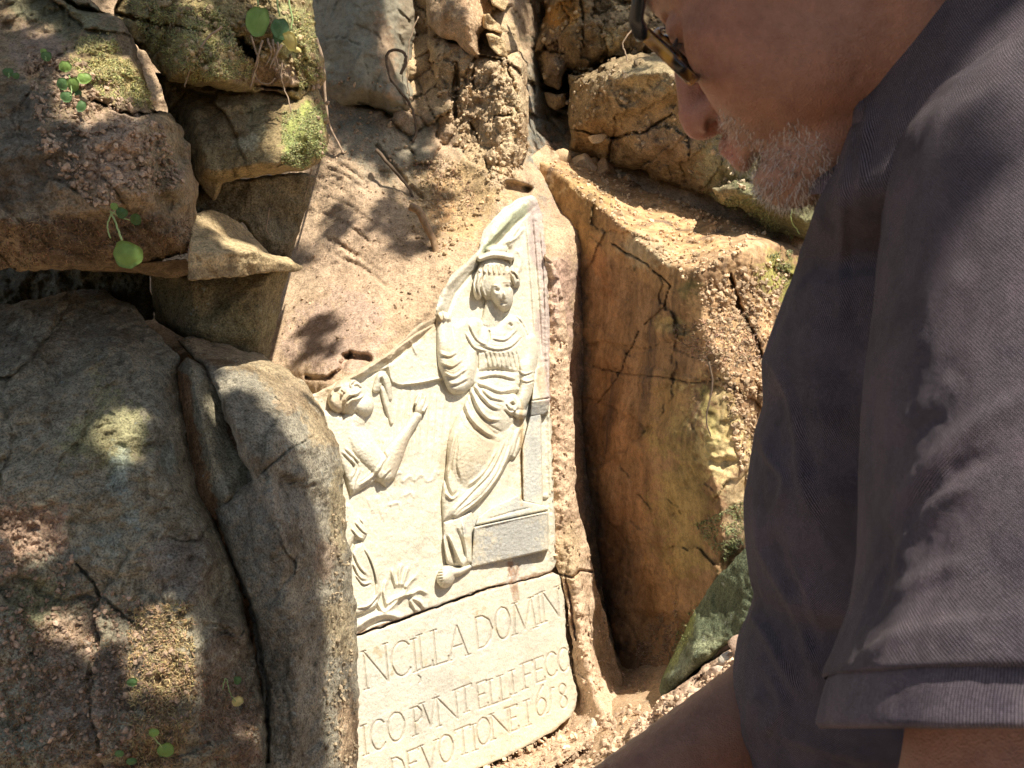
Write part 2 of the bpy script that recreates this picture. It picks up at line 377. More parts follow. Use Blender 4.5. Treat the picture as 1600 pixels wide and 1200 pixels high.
# ================================================================ cliff behind
SAND = (.50, .37, .22); TAN = (.56, .40, .25); SOIL = (.49, .355, .235); GREY = (.27, .245, .19); OCH = (.42, .25, .09); MOSSC = (.26, .26, .08)
DK = (.15, .13, .105); PINK = (.50, .34, .25)
def cliff():
    ol = [(-260, -260, 1.9), (480, -260, 2.35), (1000, -260, 2.6), (1900, -260, 2.7), (1900, 500, 2.2), (1900, 1330, 1.7), (1300, 1330, 1.22), (900, 1330, 1.25), (560, 1330, 1.36), (-260, 1330, 1.7), (-260, 500, 1.8)]
    lines = [[(400, -100, 2.3), (480, 0, 2.08), (500, 170, 1.97), (560, 300, 1.86), (600, 420, 1.70), (560, 520, 1.56), (500, 600, 1.46)],
             [(650, 0, 2.04), (660, 200, 1.93), (690, 330, 1.81), (690, 440, 1.66), (640, 500, 1.58)],
             [(700, 0, 1.99), (740, 120, 1.94), (760, 200, 1.89)], [(800, 0, 2.03), (815, 120, 1.99), (815, 230, 1.91), (800, 300, 1.77), (760, 360, 1.72)],
             [(848, 40, 2.28), (853, 150, 2.24), (860, 230, 2.14)], [(900, 0, 2.5), (900, 230, 2.15), (1000, 260, 2.05), (1100, 300, 1.95), (1250, 350, 1.85)],
             [(420, 400, 1.9), (440, 480, 1.75), (450, 560, 1.62)], [(520, 640, 1.45), (560, 1000, 1.44)],
             [(850, 420, 1.72), (868, 600, 1.74), (880, 780, 1.72), (885, 950, 1.68)], [(925, 500, 1.92), (925, 700, 1.92), (950, 900, 1.92), (965, 980, 1.92), (980, 1050, 1.86)], [(975, 1075, 1.64), (1000, 1085, 1.60)],
             [(905, 1000, 1.70), (915, 1060, 1.68), (905, 1120, 1.66), (830, 1175, 1.62), (740, 1215, 1.55), (640, 1260, 1.50)], [(930, 1180, 1.46), (840, 1230, 1.43), (740, 1280, 1.40)], [(1030, 1070, 1.62), (1010, 1120, 1.42), (960, 1180, 1.34)],
             [(1180, 1000, 1.62), (1120, 1070, 1.45), (1080, 1140, 1.34), (1060, 1200, 1.26)]]
    x = np.arange(-260, 1900, 3.0); y = np.arange(-260, 1330, 3.0); X, Y = np.meshgrid(x, y)
    D = blur(facet_depth(X, Y, ol, lines), 7)
    c = cc(X, Y, D)
    D = D + .018*fbm(c/.16+2, 6, 3, .55) + .003*fbm(c/.03, 3, 9, .6, True)
    v, j = chips(c[..., 0]+.01*noise3(c/.03, 2), c[..., 1], .05, 5)
    # steep rock column area is blocky, the earth slopes are not
    k = sstep(330, 200, Y)*sstep(560, 660, X); D = D + k*(.028*v+.012*sstep(.1, 0, j))
    def ln(pts, w_, dp):
        nonlocal D
        q = fbm(np.stack([X/20, Y/20, X*0], -1), 2, 77)*3
        ds, tt, _ = seg_dist(X+q, Y+q, pts); D = D+dp*sstep(1, .2, ds/w_)
    # grooves worn in the earth slope, running down to the right
    for k in range(11):
        x0 = 505+random.uniform(-8, 40); y0 = 255+k*16+random.uniform(-9, 9); L_ = random.uniform(.35, 1.1)
        ln([(x0, y0), (x0+40*L_, y0+18*L_), (x0+75*L_, y0+46*L_)], random.uniform(2.5, 6), random.uniform(.002, .007))
    ln([(560, 160), (600, 168), (608, 178)], 9, .04)          # dark slot under the grey rock
    ln([(590, 230), (640, 290), (660, 310)], 5, .012)
    ln([(480, 590), (510, 592), (530, 580), (548, 552)], 5, .03)  # crack above the relief
    ln([(540, 556), (575, 560)], 8, .035)
    ln([(795, 290), (825, 298)], 11, .06)                     # hole above the tip of the relief
    ln([(712, 110), (713, 190)], 9, .05); ln([(735, 130), (742, 220)], 6, .035); ln([(760, 185), (770, 192)], 8, .04)
    ln([(800, 150), (806, 180)], 5, .02)
    C = paint(X, Y, np.array(SOIL), [('e', 640, 60, 60, 110, 0, SAND, .8), ('e', 700, 60, 50, 110, 0, TAN, .8), ('e', 770, 160, 70, 160, 0, SAND, 1),
            ('e', 550, 90, 65, 130, 0, GREY, .95), ('e', 620, 240, 70, 60, 20, (.30, .27, .2), .8), ('e', 700, 320, 90, 60, 0, (.48, .33, .17), .8), ('e', 690, 330, 22, 40, 0, (.5, .27, .12), .6),
            ('e', 560, 420, 90, 120, 10, (.50, .36, .25), .7), ('e', 530, 520, 80, 60, 0, (.42, .30, .24), .7), ('e', 860, 160, 45, 130, 0, (.27, .26, .22), 1), ('e', 1000, 100, 160, 100, 0, (.30, .22, .12), .9),
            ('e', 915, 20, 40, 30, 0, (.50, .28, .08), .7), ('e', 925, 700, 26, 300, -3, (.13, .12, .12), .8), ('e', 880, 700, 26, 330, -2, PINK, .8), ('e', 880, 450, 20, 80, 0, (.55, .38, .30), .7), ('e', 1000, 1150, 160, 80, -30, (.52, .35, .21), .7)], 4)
    m = np.ones(X.shape, bool)
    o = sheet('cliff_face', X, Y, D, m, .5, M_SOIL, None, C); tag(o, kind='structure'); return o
cliff()
# ground the man stands on, and the slope that runs on round the dig
def ground():
    n = 90; g = np.linspace(-1, 1, n); g = np.sign(g)*np.abs(g)**2.2*60
    X, Y = np.meshgrid(g, g); Z = .06*noise3(np.stack([X/1.5, Y/1.5, X*0], -1), 2)-.02+.5*np.clip((Y-2.6)/1.2, 0, 1)*1.4+np.clip(Y-3.8, 0, 60)*.35
    V = np.stack([X, Y, Z], -1).reshape(-1, 3); F = grid_faces(np.ones(X.shape, bool))[:, ::-1]
    o = mesh_np('ground', V, F, M_SOIL, cols=np.tile(np.array(SOIL)*.8, (len(V), 1))); tag(o, kind='structure')
ground()
def bank():                                       # unseen dark bank, added behind the camera to hold back sky light
    u = np.linspace(-14, 14, 120); v = np.linspace(0, 1, 40); U_, V_ = np.meshgrid(u, v)
    X = U_; Y = -3.0-V_*4.5-.06*U_**2+.5*noise3(np.stack([U_/1.5, V_*3, U_*0], -1), 5); Z = 4.2*V_**.6-.1+.35*fbm(np.stack([U_/.7, V_*5, U_*0+4], -1), 3, 6)*V_
    Vx = np.stack([X, Y, Z], -1).reshape(-1, 3); F = grid_faces(np.ones(X.shape, bool)); o = mesh_np('added_sky_blocking_bank', Vx, F, M_SOIL, cols=np.tile(np.array((.09, .085, .05)), (len(Vx), 1))); tag(o, kind='structure')
bank()

# ================================================================ rocks
R = rock
# --- behind
R('grey_rock_face', 'smooth grey rock face rising beside the mossy ledge at the top', 'rock',
  [(470, -80, 2.05), (560, -90, 2.0), (640, -80, 2.02), (655, 20, 2.0), (640, 110, 1.98), (652, 150, 1.96), (648, 182, 1.96), (610, 180, 1.95), (580, 168, 1.95), (530, 165, 1.93), (480, 120, 1.95)],
  [[(530, -60, 1.96), (545, 40, 1.92), (560, 140, 1.89)], [(600, -60, 1.93), (600, 60, 1.91), (612, 150, 1.90)]], mat=M_SMOOTH, base=(.27, .245, .185), edge=14, er=.03, fb=(.14, .014), chip=(.13, .014), seed=3,
  patches=[('e', 600, 70, 18, 60, -10, (.42, .30, .2), .8), ('e', 545, 60, 40, 60, 0, (.25, .24, .19), .6), ('e', 640, 20, 20, 60, 0, (.25, .2, .14), .8)], bumps=[(622, 152, 22, 26, .02)], cracks=[([(560, 160), (606, 174), (650, 182)], 4, .02)])
R('tan_rock_column', 'tall tan rock column streaked vertically above the crumbly earth', 'rock',
  [(664, -90, 1.98), (760, -90, 1.98), (768, 30, 1.95), (750, 60, 1.93), (752, 100, 1.92), (735, 88, 1.9), (712, 62, 1.9), (690, 60, 1.93), (668, 40, 1.96)],
  [[(690, -60, 1.92), (695, 20, 1.88)], [(720, -60, 1.89), (730, 40, 1.86), (742, 80, 1.88)]], base=(.57, .40, .25), edge=12, er=.03, fb=(.08, .014), chip=(.16, .010), seed=9, jit=4,
  patches=[('l', [(690, -50), (695, 60)], 6, (.35, .2, .1), .5), ('l', [(722, -50), (726, 30)], 5, (.33, .2, .12), .5)])
for k, (ol, lb) in enumerate([
  ([(756, -40, 1.92), (788, -30, 1.92), (795, 5, 1.9), (788, 18, 1.89), (768, 8, 1.9)], 'wedge shaped tan stone at the top edge right of the tan column'),
  ([(752, 22, 1.9), (762, 18, 1.88), (782, 36, 1.88), (789, 56, 1.9), (770, 50, 1.87), (754, 44, 1.9)], 'small angular tan stone, upper of two stacked right of the tan column'),
  ([(757, 50, 1.88), (772, 50, 1.86), (790, 62, 1.88), (795, 92, 1.9), (778, 88, 1.87), (764, 76, 1.87)], 'angular tan stone, lower of two stacked right of the tan column')]):
    R('stone_block', lb, 'stone', ol, (), base=(.60, .44, .25), edge=5, er=.012, fb=(.05, .006), seed=20+k, jit=2, soft=1, thick=.2, group='blocks wedged beside the rock column')
R('crumbled_rock_rib', 'crumbling pale tan rock rib standing left of the dark gully', 'rock',
  [(668, 55, 1.98), (700, 62, 1.95), (735, 80, 1.93), (765, 82, 1.92), (790, 88, 1.9), (812, 78, 1.93), (822, 100, 1.95), (826, 160, 1.93), (828, 225, 1.9), (812, 262, 1.86), (790, 285, 1.84), (760, 262, 1.85), (735, 240, 1.88), (706, 215, 1.92), (700, 170, 1.95), (676, 170, 1.97), (670, 110, 1.98)],
  [[(690, 90, 1.92), (695, 180, 1.91)], [(725, 110, 1.93), (740, 200, 1.9)], [(765, 100, 1.86), (780, 170, 1.85), (790, 240, 1.82)], [(808, 110, 1.86), (812, 200, 1.84)]],
  base=(.58, .43, .27), edge=12, er=.03, fb=(.05, .012), chip=(.07, .028), seed=13, jit=5, cracks=[([(713, 100), (712, 180)], 9, .05), ([(738, 110), (742, 145)], 6, .035), ([(733, 195), (748, 215)], 7, .04), ([(770, 182), (800, 180)], 6, .03), ([(672, 100), (680, 160)], 4, .03), ([(790, 88), (806, 140)], 4, .03)],
  patches=[('e', 800, 170, 20, 90, 0, (.62, .49, .30), .8), ('e', 725, 170, 25, 50, 0, (.42, .29, .18), .6)])
R('tall_stained_rock', 'brown stained rock right of the dark gully behind the glasses', 'rock',
  [(842, -90, 2.2), (1080, -90, 2.2), (1075, 60, 2.0), (1060, 80, 1.96), (960, 90, 2.05), (905, 120, 2.1), (888, 108, 2.1), (872, 142, 2.1), (848, 128, 2.12), (838, 100, 2.15), (836, 70, 2.16), (850, 20, 2.18)],
  [[(870, -50, 2.1), (870, 50, 2.06), (866, 100, 2.04)], [(930, -50, 2.08), (930, 40, 2.0), (940, 80, 2.0)], [(1000, 0, 2.05), (1000, 50, 2.0)]], base=(.27, .19, .105), edge=14, er=.04, fb=(.07, .022), chip=(.08, .035), seed=17, mat=M_ROCK,
  patches=[('e', 880, 20, 26, 22, 0, (.52, .27, .07), .8), ('e', 950, 60, 24, 30, 0, (.50, .38, .2), .7), ('e', 975, 5, 22, 22, 0, (.5, .38, .22), .6), ('e', 866, 90, 18, 34, 0, (.28, .20, .14), .7)],
  cracks=[([(848, 68), (860, 80), (880, 84)], 4, .03), ([(846, 130), (866, 142), (884, 140)], 5, .04), ([(906, -20), (912, 70)], 5, .02)])
R('ribbed_rock_knob', 'small brown stone plugged below the bulge in the dark gully', 'stone', [(848, 142, 2.1), (870, 146, 2.06), (884, 142, 2.08), (886, 165, 2.1), (866, 176, 2.1), (855, 166, 2.1)], (), base=(.38, .27, .16), edge=8, er=.03, seed=31, jit=2, soft=1)
R('mossy_background_boulder', 'large rough boulder with lichen behind the nose of the man', 'boulder',
  [(888, 110, 2.05), (905, 118, 2.0), (950, 95, 1.95), (1000, 80, 1.92), (1050, 90, 1.85), (1090, 120, 1.8), (1180, 200, 1.72), (1260, 240, 1.7), (1290, 330, 1.72), (1240, 370, 1.78), (1190, 340, 1.78), (1130, 318, 1.85), (1080, 300, 1.9), (1000, 270, 1.98), (958, 262, 2.02), (930, 245, 2.06), (888, 240, 2.1)],
  [[(920, 150, 1.95), (960, 120, 1.86), (1040, 110, 1.76), (1070, 140, 1.74)], [(900, 200, 2.0), (960, 190, 1.92), (1010, 180, 1.88), (1075, 145, 1.80)], [(1000, 240, 1.9), (1060, 220, 1.82), (1120, 250, 1.78), (1200, 300, 1.7)]],
  base=(.38, .28, .16), edge=16, er=.04, fb=(.08, .018), chip=(.11, .025), seed=23, jit=5,
  patches=[('e', 1010, 120, 50, 30, -10, (.48, .38, .22), .8), ('e', 930, 215, 40, 25, 0, (.42, .27, .13), .8), ('e', 1130, 250, 60, 60, 30, (.38, .38, .25), .8), ('e', 1040, 230, 60, 40, 0, (.32, .24, .17), .8), ('e', 1170, 310, 60, 24, 20, (.20, .19, .10), .9)],
  cracks=[([(892, 200), (930, 208), (956, 214), (1010, 205), (1050, 175)], 4, .03), ([(956, 214), (950, 262)], 5, .03)])
R('dark_ledge_stone', 'dark mossy stone poking out under the chin of the man', 'stone', [(1108, 296, 1.7), (1150, 285, 1.66), (1200, 290, 1.62), (1260, 310, 1.6), (1290, 350, 1.62), (1270, 380, 1.66), (1215, 362, 1.68), (1165, 330, 1.7), (1130, 318, 1.72)],
  [[(1150, 300, 1.64), (1200, 318, 1.6), (1255, 340, 1.57)]], base=(.20, .19, .10), edge=12, er=.04, fb=(.05, .014), seed=29, patches=[('e', 1130, 300, 30, 12, 10, (.4, .33, .2), .7)])

# --- the big tilted slab to the right of the relief
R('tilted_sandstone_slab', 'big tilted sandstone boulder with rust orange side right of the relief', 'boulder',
  [(824, 238, 1.98), (845, 232, 2.02), (900, 246, 2.05), (960, 272, 2.03), (1010, 292, 2.0), (1075, 318, 1.92), (1110, 335, 1.86), (1165, 348, 1.78), (1210, 372, 1.70), (1260, 390, 1.66), (1300, 520, 1.62), (1260, 700, 1.60), (1200, 850, 1.56), (1150, 900, 1.55),
   (1100, 980, 1.62), (1060, 1040, 1.66), (1010, 1075, 1.72), (972, 1050, 1.80), (945, 950, 1.86), (935, 880, 1.88), (915, 780, 1.88), (908, 680, 1.88), (905, 600, 1.89), (895, 500, 1.91), (872, 420, 1.93), (852, 360, 1.95), (838, 300, 1.96)],
  [[(824, 240, 1.98), (900, 290, 1.86), (960, 340, 1.74), (1000, 375, 1.66), (1040, 410, 1.59), (1072, 446, 1.52), (1092, 420, 1.50), (1125, 402, 1.50), (1165, 385, 1.52), (1205, 378, 1.6)],
   [(1072, 446, 1.52), (1062, 470, 1.54), (1040, 500, 1.60), (1060, 560, 1.57), (1100, 600, 1.50), (1095, 680, 1.48), (1108, 730, 1.46), (1125, 780, 1.45), (1130, 840, 1.46), (1120, 900, 1.50), (1100, 955, 1.58)],
   [(1092, 425, 1.50), (1100, 520, 1.5), (1150, 600, 1.46), (1160, 720, 1.46), (1160, 820, 1.5)], [(1180, 420, 1.52), (1200, 560, 1.5), (1210, 700, 1.5)]],
  step=2, jit=5, edge=10, er=.015, fb=(.10, .010), chip=(.13, .012), soft=1, thick=.3, mat=M_ORANGE, base=(.29, .20, .125), seed=37,
  cracks=[([(925, 572), (950, 578), (970, 582), (1010, 588), (1050, 592), (1085, 598), (1120, 594)], 2.4, .012), ([(1000, 515), (985, 545), (965, 590), (935, 632)], 1.8, .010), ([(955, 380), (1000, 405), (1035, 435), (1050, 448)], 2.6, .014), ([(1050, 448), (1035, 480), (1008, 510)], 2.2, .012),
          ([(1140, 430), (1155, 480), (1180, 530), (1190, 560)], 8, .04), ([(990, 770), (1000, 772), (1020, 800)], 2, .008)],
  bumps=[(1015, 400, 30, 22, .012), (1045, 520, 24, 14, .02), (1020, 590, 30, 20, .01), (980, 690, 30, 40, .008), (1060, 700, 30, 60, .01), (1130, 660, 40, 60, .02)],
  patches=[('l', [(835, 240), (900, 262), (1000, 320), (1060, 400), (1130, 380), (1190, 360)], 44, (.52, .38, .25), 1), ('e', 1040, 345, 110, 40, 24, (.60, .43, .26), 1), ('l', [(830, 260), (900, 330), (985, 390), (1050, 445)], 26, (.36, .25, .14), .8),
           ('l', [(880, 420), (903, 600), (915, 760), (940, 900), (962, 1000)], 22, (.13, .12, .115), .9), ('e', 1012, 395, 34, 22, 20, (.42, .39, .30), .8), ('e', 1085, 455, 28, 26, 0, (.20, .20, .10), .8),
           ('e', 930, 400, 14, 90, -20, (.34, .18, .08), .5), ('e', 960, 660, 50, 90, 0, (.33, .20, .11), .6), ('e', 1000, 770, 40, 60, 0, (.32, .19, .11), .5), ('e', 900, 330, 60, 60, 40, (.36, .26, .13), .7), ('e', 1050, 640, 45, 50, 0, (.30, .22, .11), .7), ('e', 1070, 780, 50, 130, 0, (.30, .25, .12), .8), ('e', 960, 860, 20, 80, 0, (.30, .18, .10), .7),
           ('e', 1010, 950, 50, 60, 0, (.40, .26, .14), .8), ('e', 1130, 500, 60, 90, 0, (.54, .39, .24), 1), ('e', 1130, 680, 48, 90, -10, (.54, .47, .27), 1), ('e', 1105, 640, 16, 50, -6, (.42, .40, .18), .7), ('e', 1160, 780, 30, 60, 0, (.55, .47, .32), .8), ('e', 1055, 510, 26, 16, 30, (.5, .42, .22), .9), ('e', 1080, 540, 40, 40, 0, (.30, .2, .13), .5), ('e', 1215, 430, 30, 40, 0, (.3, .33, .1), .8)])
R('green_wedge_stone', 'dark green algae covered wedge of stone at the foot of the slab', 'stone',
  [(1172, 850, 1.36), (1150, 870, 1.38), (1120, 900, 1.42), (1090, 945, 1.46), (1068, 990, 1.48), (1045, 1035, 1.5), (1028, 1075, 1.5), (1035, 1098, 1.48), (1075, 1062, 1.42), (1110, 1030, 1.38), (1150, 1000, 1.34), (1200, 960, 1.32), (1215, 880, 1.32)],
  [[(1085, 985, 1.42), (1120, 985, 1.38), (1175, 935, 1.33)], [(1045, 1060, 1.44), (1080, 1030, 1.39), (1130, 1000, 1.36)]], base=(.13, .15, .09), edge=9, er=.02, fb=(.08, .008), seed=43, jit=3, mat=M_DARK,
  patches=[('e', 1060, 1040, 34, 30, -40, (.22, .25, .18), .9), ('e', 1110, 1005, 30, 14, -35, (.34, .36, .22), .8), ('e', 1060, 1010, 10, 60, 25, (.3, .33, .1), .6)])
R('rubble_bank', 'bank of pinkish rubble and earth beside the forearm', 'rubble',
  [(1020, 1100, 1.40), (1060, 1070, 1.38), (1110, 1035, 1.35), (1150, 1005, 1.32), (1185, 985, 1.31), (1230, 1010, 1.3), (1230, 1100, 1.2), (1150, 1130, 1.22), (1090, 1150, 1.25), (1030, 1180, 1.27), (980, 1180, 1.32), (985, 1130, 1.38)],
  [[(1040, 1120, 1.33), (1100, 1080, 1.29), (1170, 1040, 1.26)]], base=(.60, .43, .31), edge=14, er=.03, fb=(.03, .014), chip=(.028, .022), seed=47, jit=5, mat=M_SOIL, patches=[('e', 1160, 1020, 26, 26, 0, (.62, .42, .30), .8)])
R('mortar_strip', 'rough strip of reddish earth and mortar along the right edge of the relief', 'mortar',
  [(850, 392, 1.64), (866, 410, 1.66), (880, 450, 1.68), (888, 520, 1.70), (893, 600, 1.70), (900, 680, 1.70), (901, 760, 1.69), (905, 800, 1.68), (920, 850, 1.71), (930, 905, 1.72), (945, 960, 1.73), (962, 1020, 1.73), (975, 1070, 1.70), (1005, 1110, 1.58), (1010, 1135, 1.50), (960, 1150, 1.47), (905, 1175, 1.46), (840, 1215, 1.43), (760, 1250, 1.41), (690, 1262, 1.42), (700, 1230, 1.46), (750, 1205, 1.50), (800, 1186, 1.54), (845, 1162, 1.59), (882, 1142, 1.63), (901, 1114, 1.655), (905, 1082, 1.66), (896, 1045, 1.66), (886, 950, 1.655), (874, 905, 1.65), (866, 880, 1.65), (859, 700, 1.665), (852, 560, 1.68), (846, 450, 1.68)],
  [[(868, 440, 1.66), (872, 560, 1.67), (878, 700, 1.665), (885, 820, 1.65), (900, 900, 1.64), (912, 1000, 1.635), (930, 1085, 1.60)]], base=(.62, .45, .31), edge=6, er=.015, fb=(.035, .006), chip=(.04, .004), seed=53, jit=3, mat=M_SOIL,
  patches=[('e', 870, 450, 14, 60, 0, (.60, .42, .34), .7), ('e', 890, 870, 20, 50, 0, (.58, .44, .27), .7), ('e', 870, 690, 8, 50, 0, (.52, .34, .23), .4)], cracks=[([(868, 895), (895, 903), (905, 892), (925, 894)], 4, .025), ([(884, 905), (890, 930), (900, 1000)], 4, .02)])
# --- left side, from the back to the front
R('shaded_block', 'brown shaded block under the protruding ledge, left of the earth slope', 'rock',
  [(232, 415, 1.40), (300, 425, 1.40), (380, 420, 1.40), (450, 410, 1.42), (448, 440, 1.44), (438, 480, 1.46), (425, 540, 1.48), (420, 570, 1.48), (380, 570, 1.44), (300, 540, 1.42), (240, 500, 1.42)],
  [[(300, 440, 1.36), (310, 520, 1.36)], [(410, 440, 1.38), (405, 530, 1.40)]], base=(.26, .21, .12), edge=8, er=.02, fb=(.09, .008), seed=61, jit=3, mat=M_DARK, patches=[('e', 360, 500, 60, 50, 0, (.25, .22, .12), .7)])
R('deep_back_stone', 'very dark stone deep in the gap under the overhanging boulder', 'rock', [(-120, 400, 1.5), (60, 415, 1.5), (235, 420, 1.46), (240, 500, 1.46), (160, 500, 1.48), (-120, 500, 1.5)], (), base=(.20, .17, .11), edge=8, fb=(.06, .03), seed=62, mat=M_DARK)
R('recessed_slab', 'flat grey brown slab recessed between the mossy block and the lit ledge', 'rock',
  [(285, 280, 1.40), (400, 276, 1.42), (470, 268, 1.44), (492, 272, 1.46), (486, 310, 1.48), (470, 360, 1.50), (455, 405, 1.50), (410, 400, 1.46), (380, 350, 1.42), (285, 345, 1.40)],
  [[(390, 300, 1.42), (430, 380, 1.45)]], base=(.24, .20, .125), edge=7, er=.02, fb=(.1, .006), seed=63, jit=3, mat=M_DARK)
R('mossy_square_block', 'square block with bright green moss on its lower right corner', 'rock',
  [(240, 112, 1.32), (300, 112, 1.32), (350, 122, 1.33), (400, 126, 1.33), (450, 138, 1.34), (497, 132, 1.35), (512, 175, 1.35), (513, 215, 1.35), (505, 255, 1.34), (470, 268, 1.30), (420, 272, 1.27), (370, 282, 1.25), (345, 290, 1.25), (335, 318, 1.25), (300, 280, 1.26), (280, 220, 1.27), (262, 175, 1.29)],
  [[(300, 170, 1.25), (330, 270, 1.22)], [(400, 165, 1.27), (405, 255, 1.21)], [(440, 180, 1.27), (430, 225, 1.23), (425, 262, 1.21)], [(480, 165, 1.30), (470, 210, 1.24), (450, 250, 1.21)]],
  base=(.33, .25, .13), edge=9, er=.02, fb=(.06, .010), chip=(.10, .010), seed=67, jit=4, patches=[('e', 478, 205, 34, 42, 0, (.34, .37, .12), 1), ('e', 400, 190, 16, 40, 0, (.42, .37, .22), .7), ('e', 330, 190, 60, 40, 0, (.30, .23, .13), .8), ('e', 385, 225, 20, 14, 0, (.44, .42, .30), .7)])
R('mossy_top_ledge', 'rooty moss covered ledge at the top left with a small dark hole', 'rock',
  [(190, -100, 1.30), (330, -110, 1.30), (460, -100, 1.34), (488, -40, 1.36), (490, 30, 1.36), (494, 80, 1.36), (506, 95, 1.37), (508, 120, 1.37), (495, 150, 1.36), (470, 160, 1.33), (440, 150, 1.30), (410, 140, 1.28), (350, 145, 1.24), (300, 130, 1.22), (262, 128, 1.22), (230, 90, 1.22), (180, 40, 1.24)],
  [[(250, -60, 1.22), (290, 30, 1.16), (300, 110, 1.14)], [(350, -60, 1.24), (370, 40, 1.20), (350, 128, 1.16)], [(430, -60, 1.28), (450, 40, 1.26), (440, 130, 1.26)], [(476, 20, 1.30), (485, 100, 1.30)]],
  base=(.36, .28, .14), edge=12, er=.03, fb=(.05, .018), chip=(.07, .016), seed=71, jit=6,
  patches=[('e', 300, 60, 80, 60, 0, (.38, .31, .13), .8), ('e', 465, 60, 30, 70, 0, (.38, .37, .17), .9), ('e', 270, 130, 40, 26, 0, (.45, .36, .17), .7), ('e', 430, 120, 50, 24, 0, (.36, .24, .18), .8)],
  cracks=[([(365, 62), (380, 72), (398, 88)], 13, .09), ([(110, 0), (180, 20), (215, 32), (260, 40), (320, 48)], 6, .05), ([(398, 130), (440, 140), (480, 135)], 5, .03)])
R('overhanging_boulder', 'big earthy boulder overhanging the shaded gap at the upper left', 'boulder',
  [(-200, -80, 1.20), (-60, -90, 1.20), (60, -60, 1.20), (140, 0, 1.18), (190, 30, 1.18), (215, 70, 1.18), (228, 120, 1.17), (242, 170, 1.16), (262, 178, 1.17), (285, 195, 1.18), (300, 240, 1.19), (312, 300, 1.19), (308, 345, 1.18), (300, 375, 1.18), (296, 398, 1.18), (240, 410, 1.16), (190, 418, 1.14), (110, 422, 1.12), (0, 425, 1.12), (-200, 430, 1.12)],
  [[(-150, 100, 1.12), (-60, 80, 1.10), (60, 80, 1.10), (140, 100, 1.10), (180, 130, 1.10), (225, 172, 1.11)], [(-150, 260, 1.03), (0, 250, 1.02), (110, 240, 1.03), (190, 210, 1.05), (240, 190, 1.08)], [(-150, 350, 1.03), (40, 345, 1.02), (150, 330, 1.03), (230, 300, 1.06), (285, 290, 1.11)], [(60, 400, 1.07), (200, 395, 1.10), (285, 380, 1.14)]],
  base=(.34, .25, .155), edge=14, er=.03, fb=(.11, .024), chip=(.14, .014), fine=.0028, seed=73, jit=6,
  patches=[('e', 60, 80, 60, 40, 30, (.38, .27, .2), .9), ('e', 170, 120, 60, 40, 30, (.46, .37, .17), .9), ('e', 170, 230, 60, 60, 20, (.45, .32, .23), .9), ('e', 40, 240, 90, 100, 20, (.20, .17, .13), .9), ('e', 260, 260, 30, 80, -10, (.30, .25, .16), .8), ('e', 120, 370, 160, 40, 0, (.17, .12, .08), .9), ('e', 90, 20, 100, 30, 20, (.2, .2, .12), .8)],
  cracks=[([(140, 155), (180, 168), (205, 180), (245, 176)], 5, .035), ([(228, 60), (226, 120), (240, 175)], 8, .04), ([(60, -30), (120, 10), (200, 28)], 7, .04)])
R('lit_ledge_slab', 'flat sunlit ledge stone sticking out below the recessed slab', 'rock',
  [(300, 330, 1.22), (330, 325, 1.26), (375, 345, 1.30), (405, 375, 1.32), (420, 395, 1.33), (450, 400, 1.34), (480, 418, 1.34), (470, 424, 1.32), (400, 430, 1.22), (340, 438, 1.16), (294, 440, 1.13), (292, 400, 1.14)],
  [[(300, 395, 1.14), (340, 394, 1.15), (400, 392, 1.20), (460, 414, 1.30)], [(320, 345, 1.22), (360, 370, 1.24)]], base=(.55, .42, .24), edge=3, er=.006, fb=(.05, .004), seed=79, jit=3, soft=1, thick=.2,
  patches=[('l', [(290, 430), (380, 425), (470, 422)], 12, (.30, .22, .12), .9)])
R('ledge_underside_stone', 'thin brown stone layer lying under the overhanging boulder', 'rock', [(120, 412, 1.20), (200, 412, 1.18), (294, 402, 1.18), (300, 430, 1.2), (270, 436, 1.22), (180, 424, 1.22), (120, 424, 1.22)], (), base=(.27, .19, .11), edge=4, er=.01, fb=(.05, .006), seed=80, jit=2, soft=1)
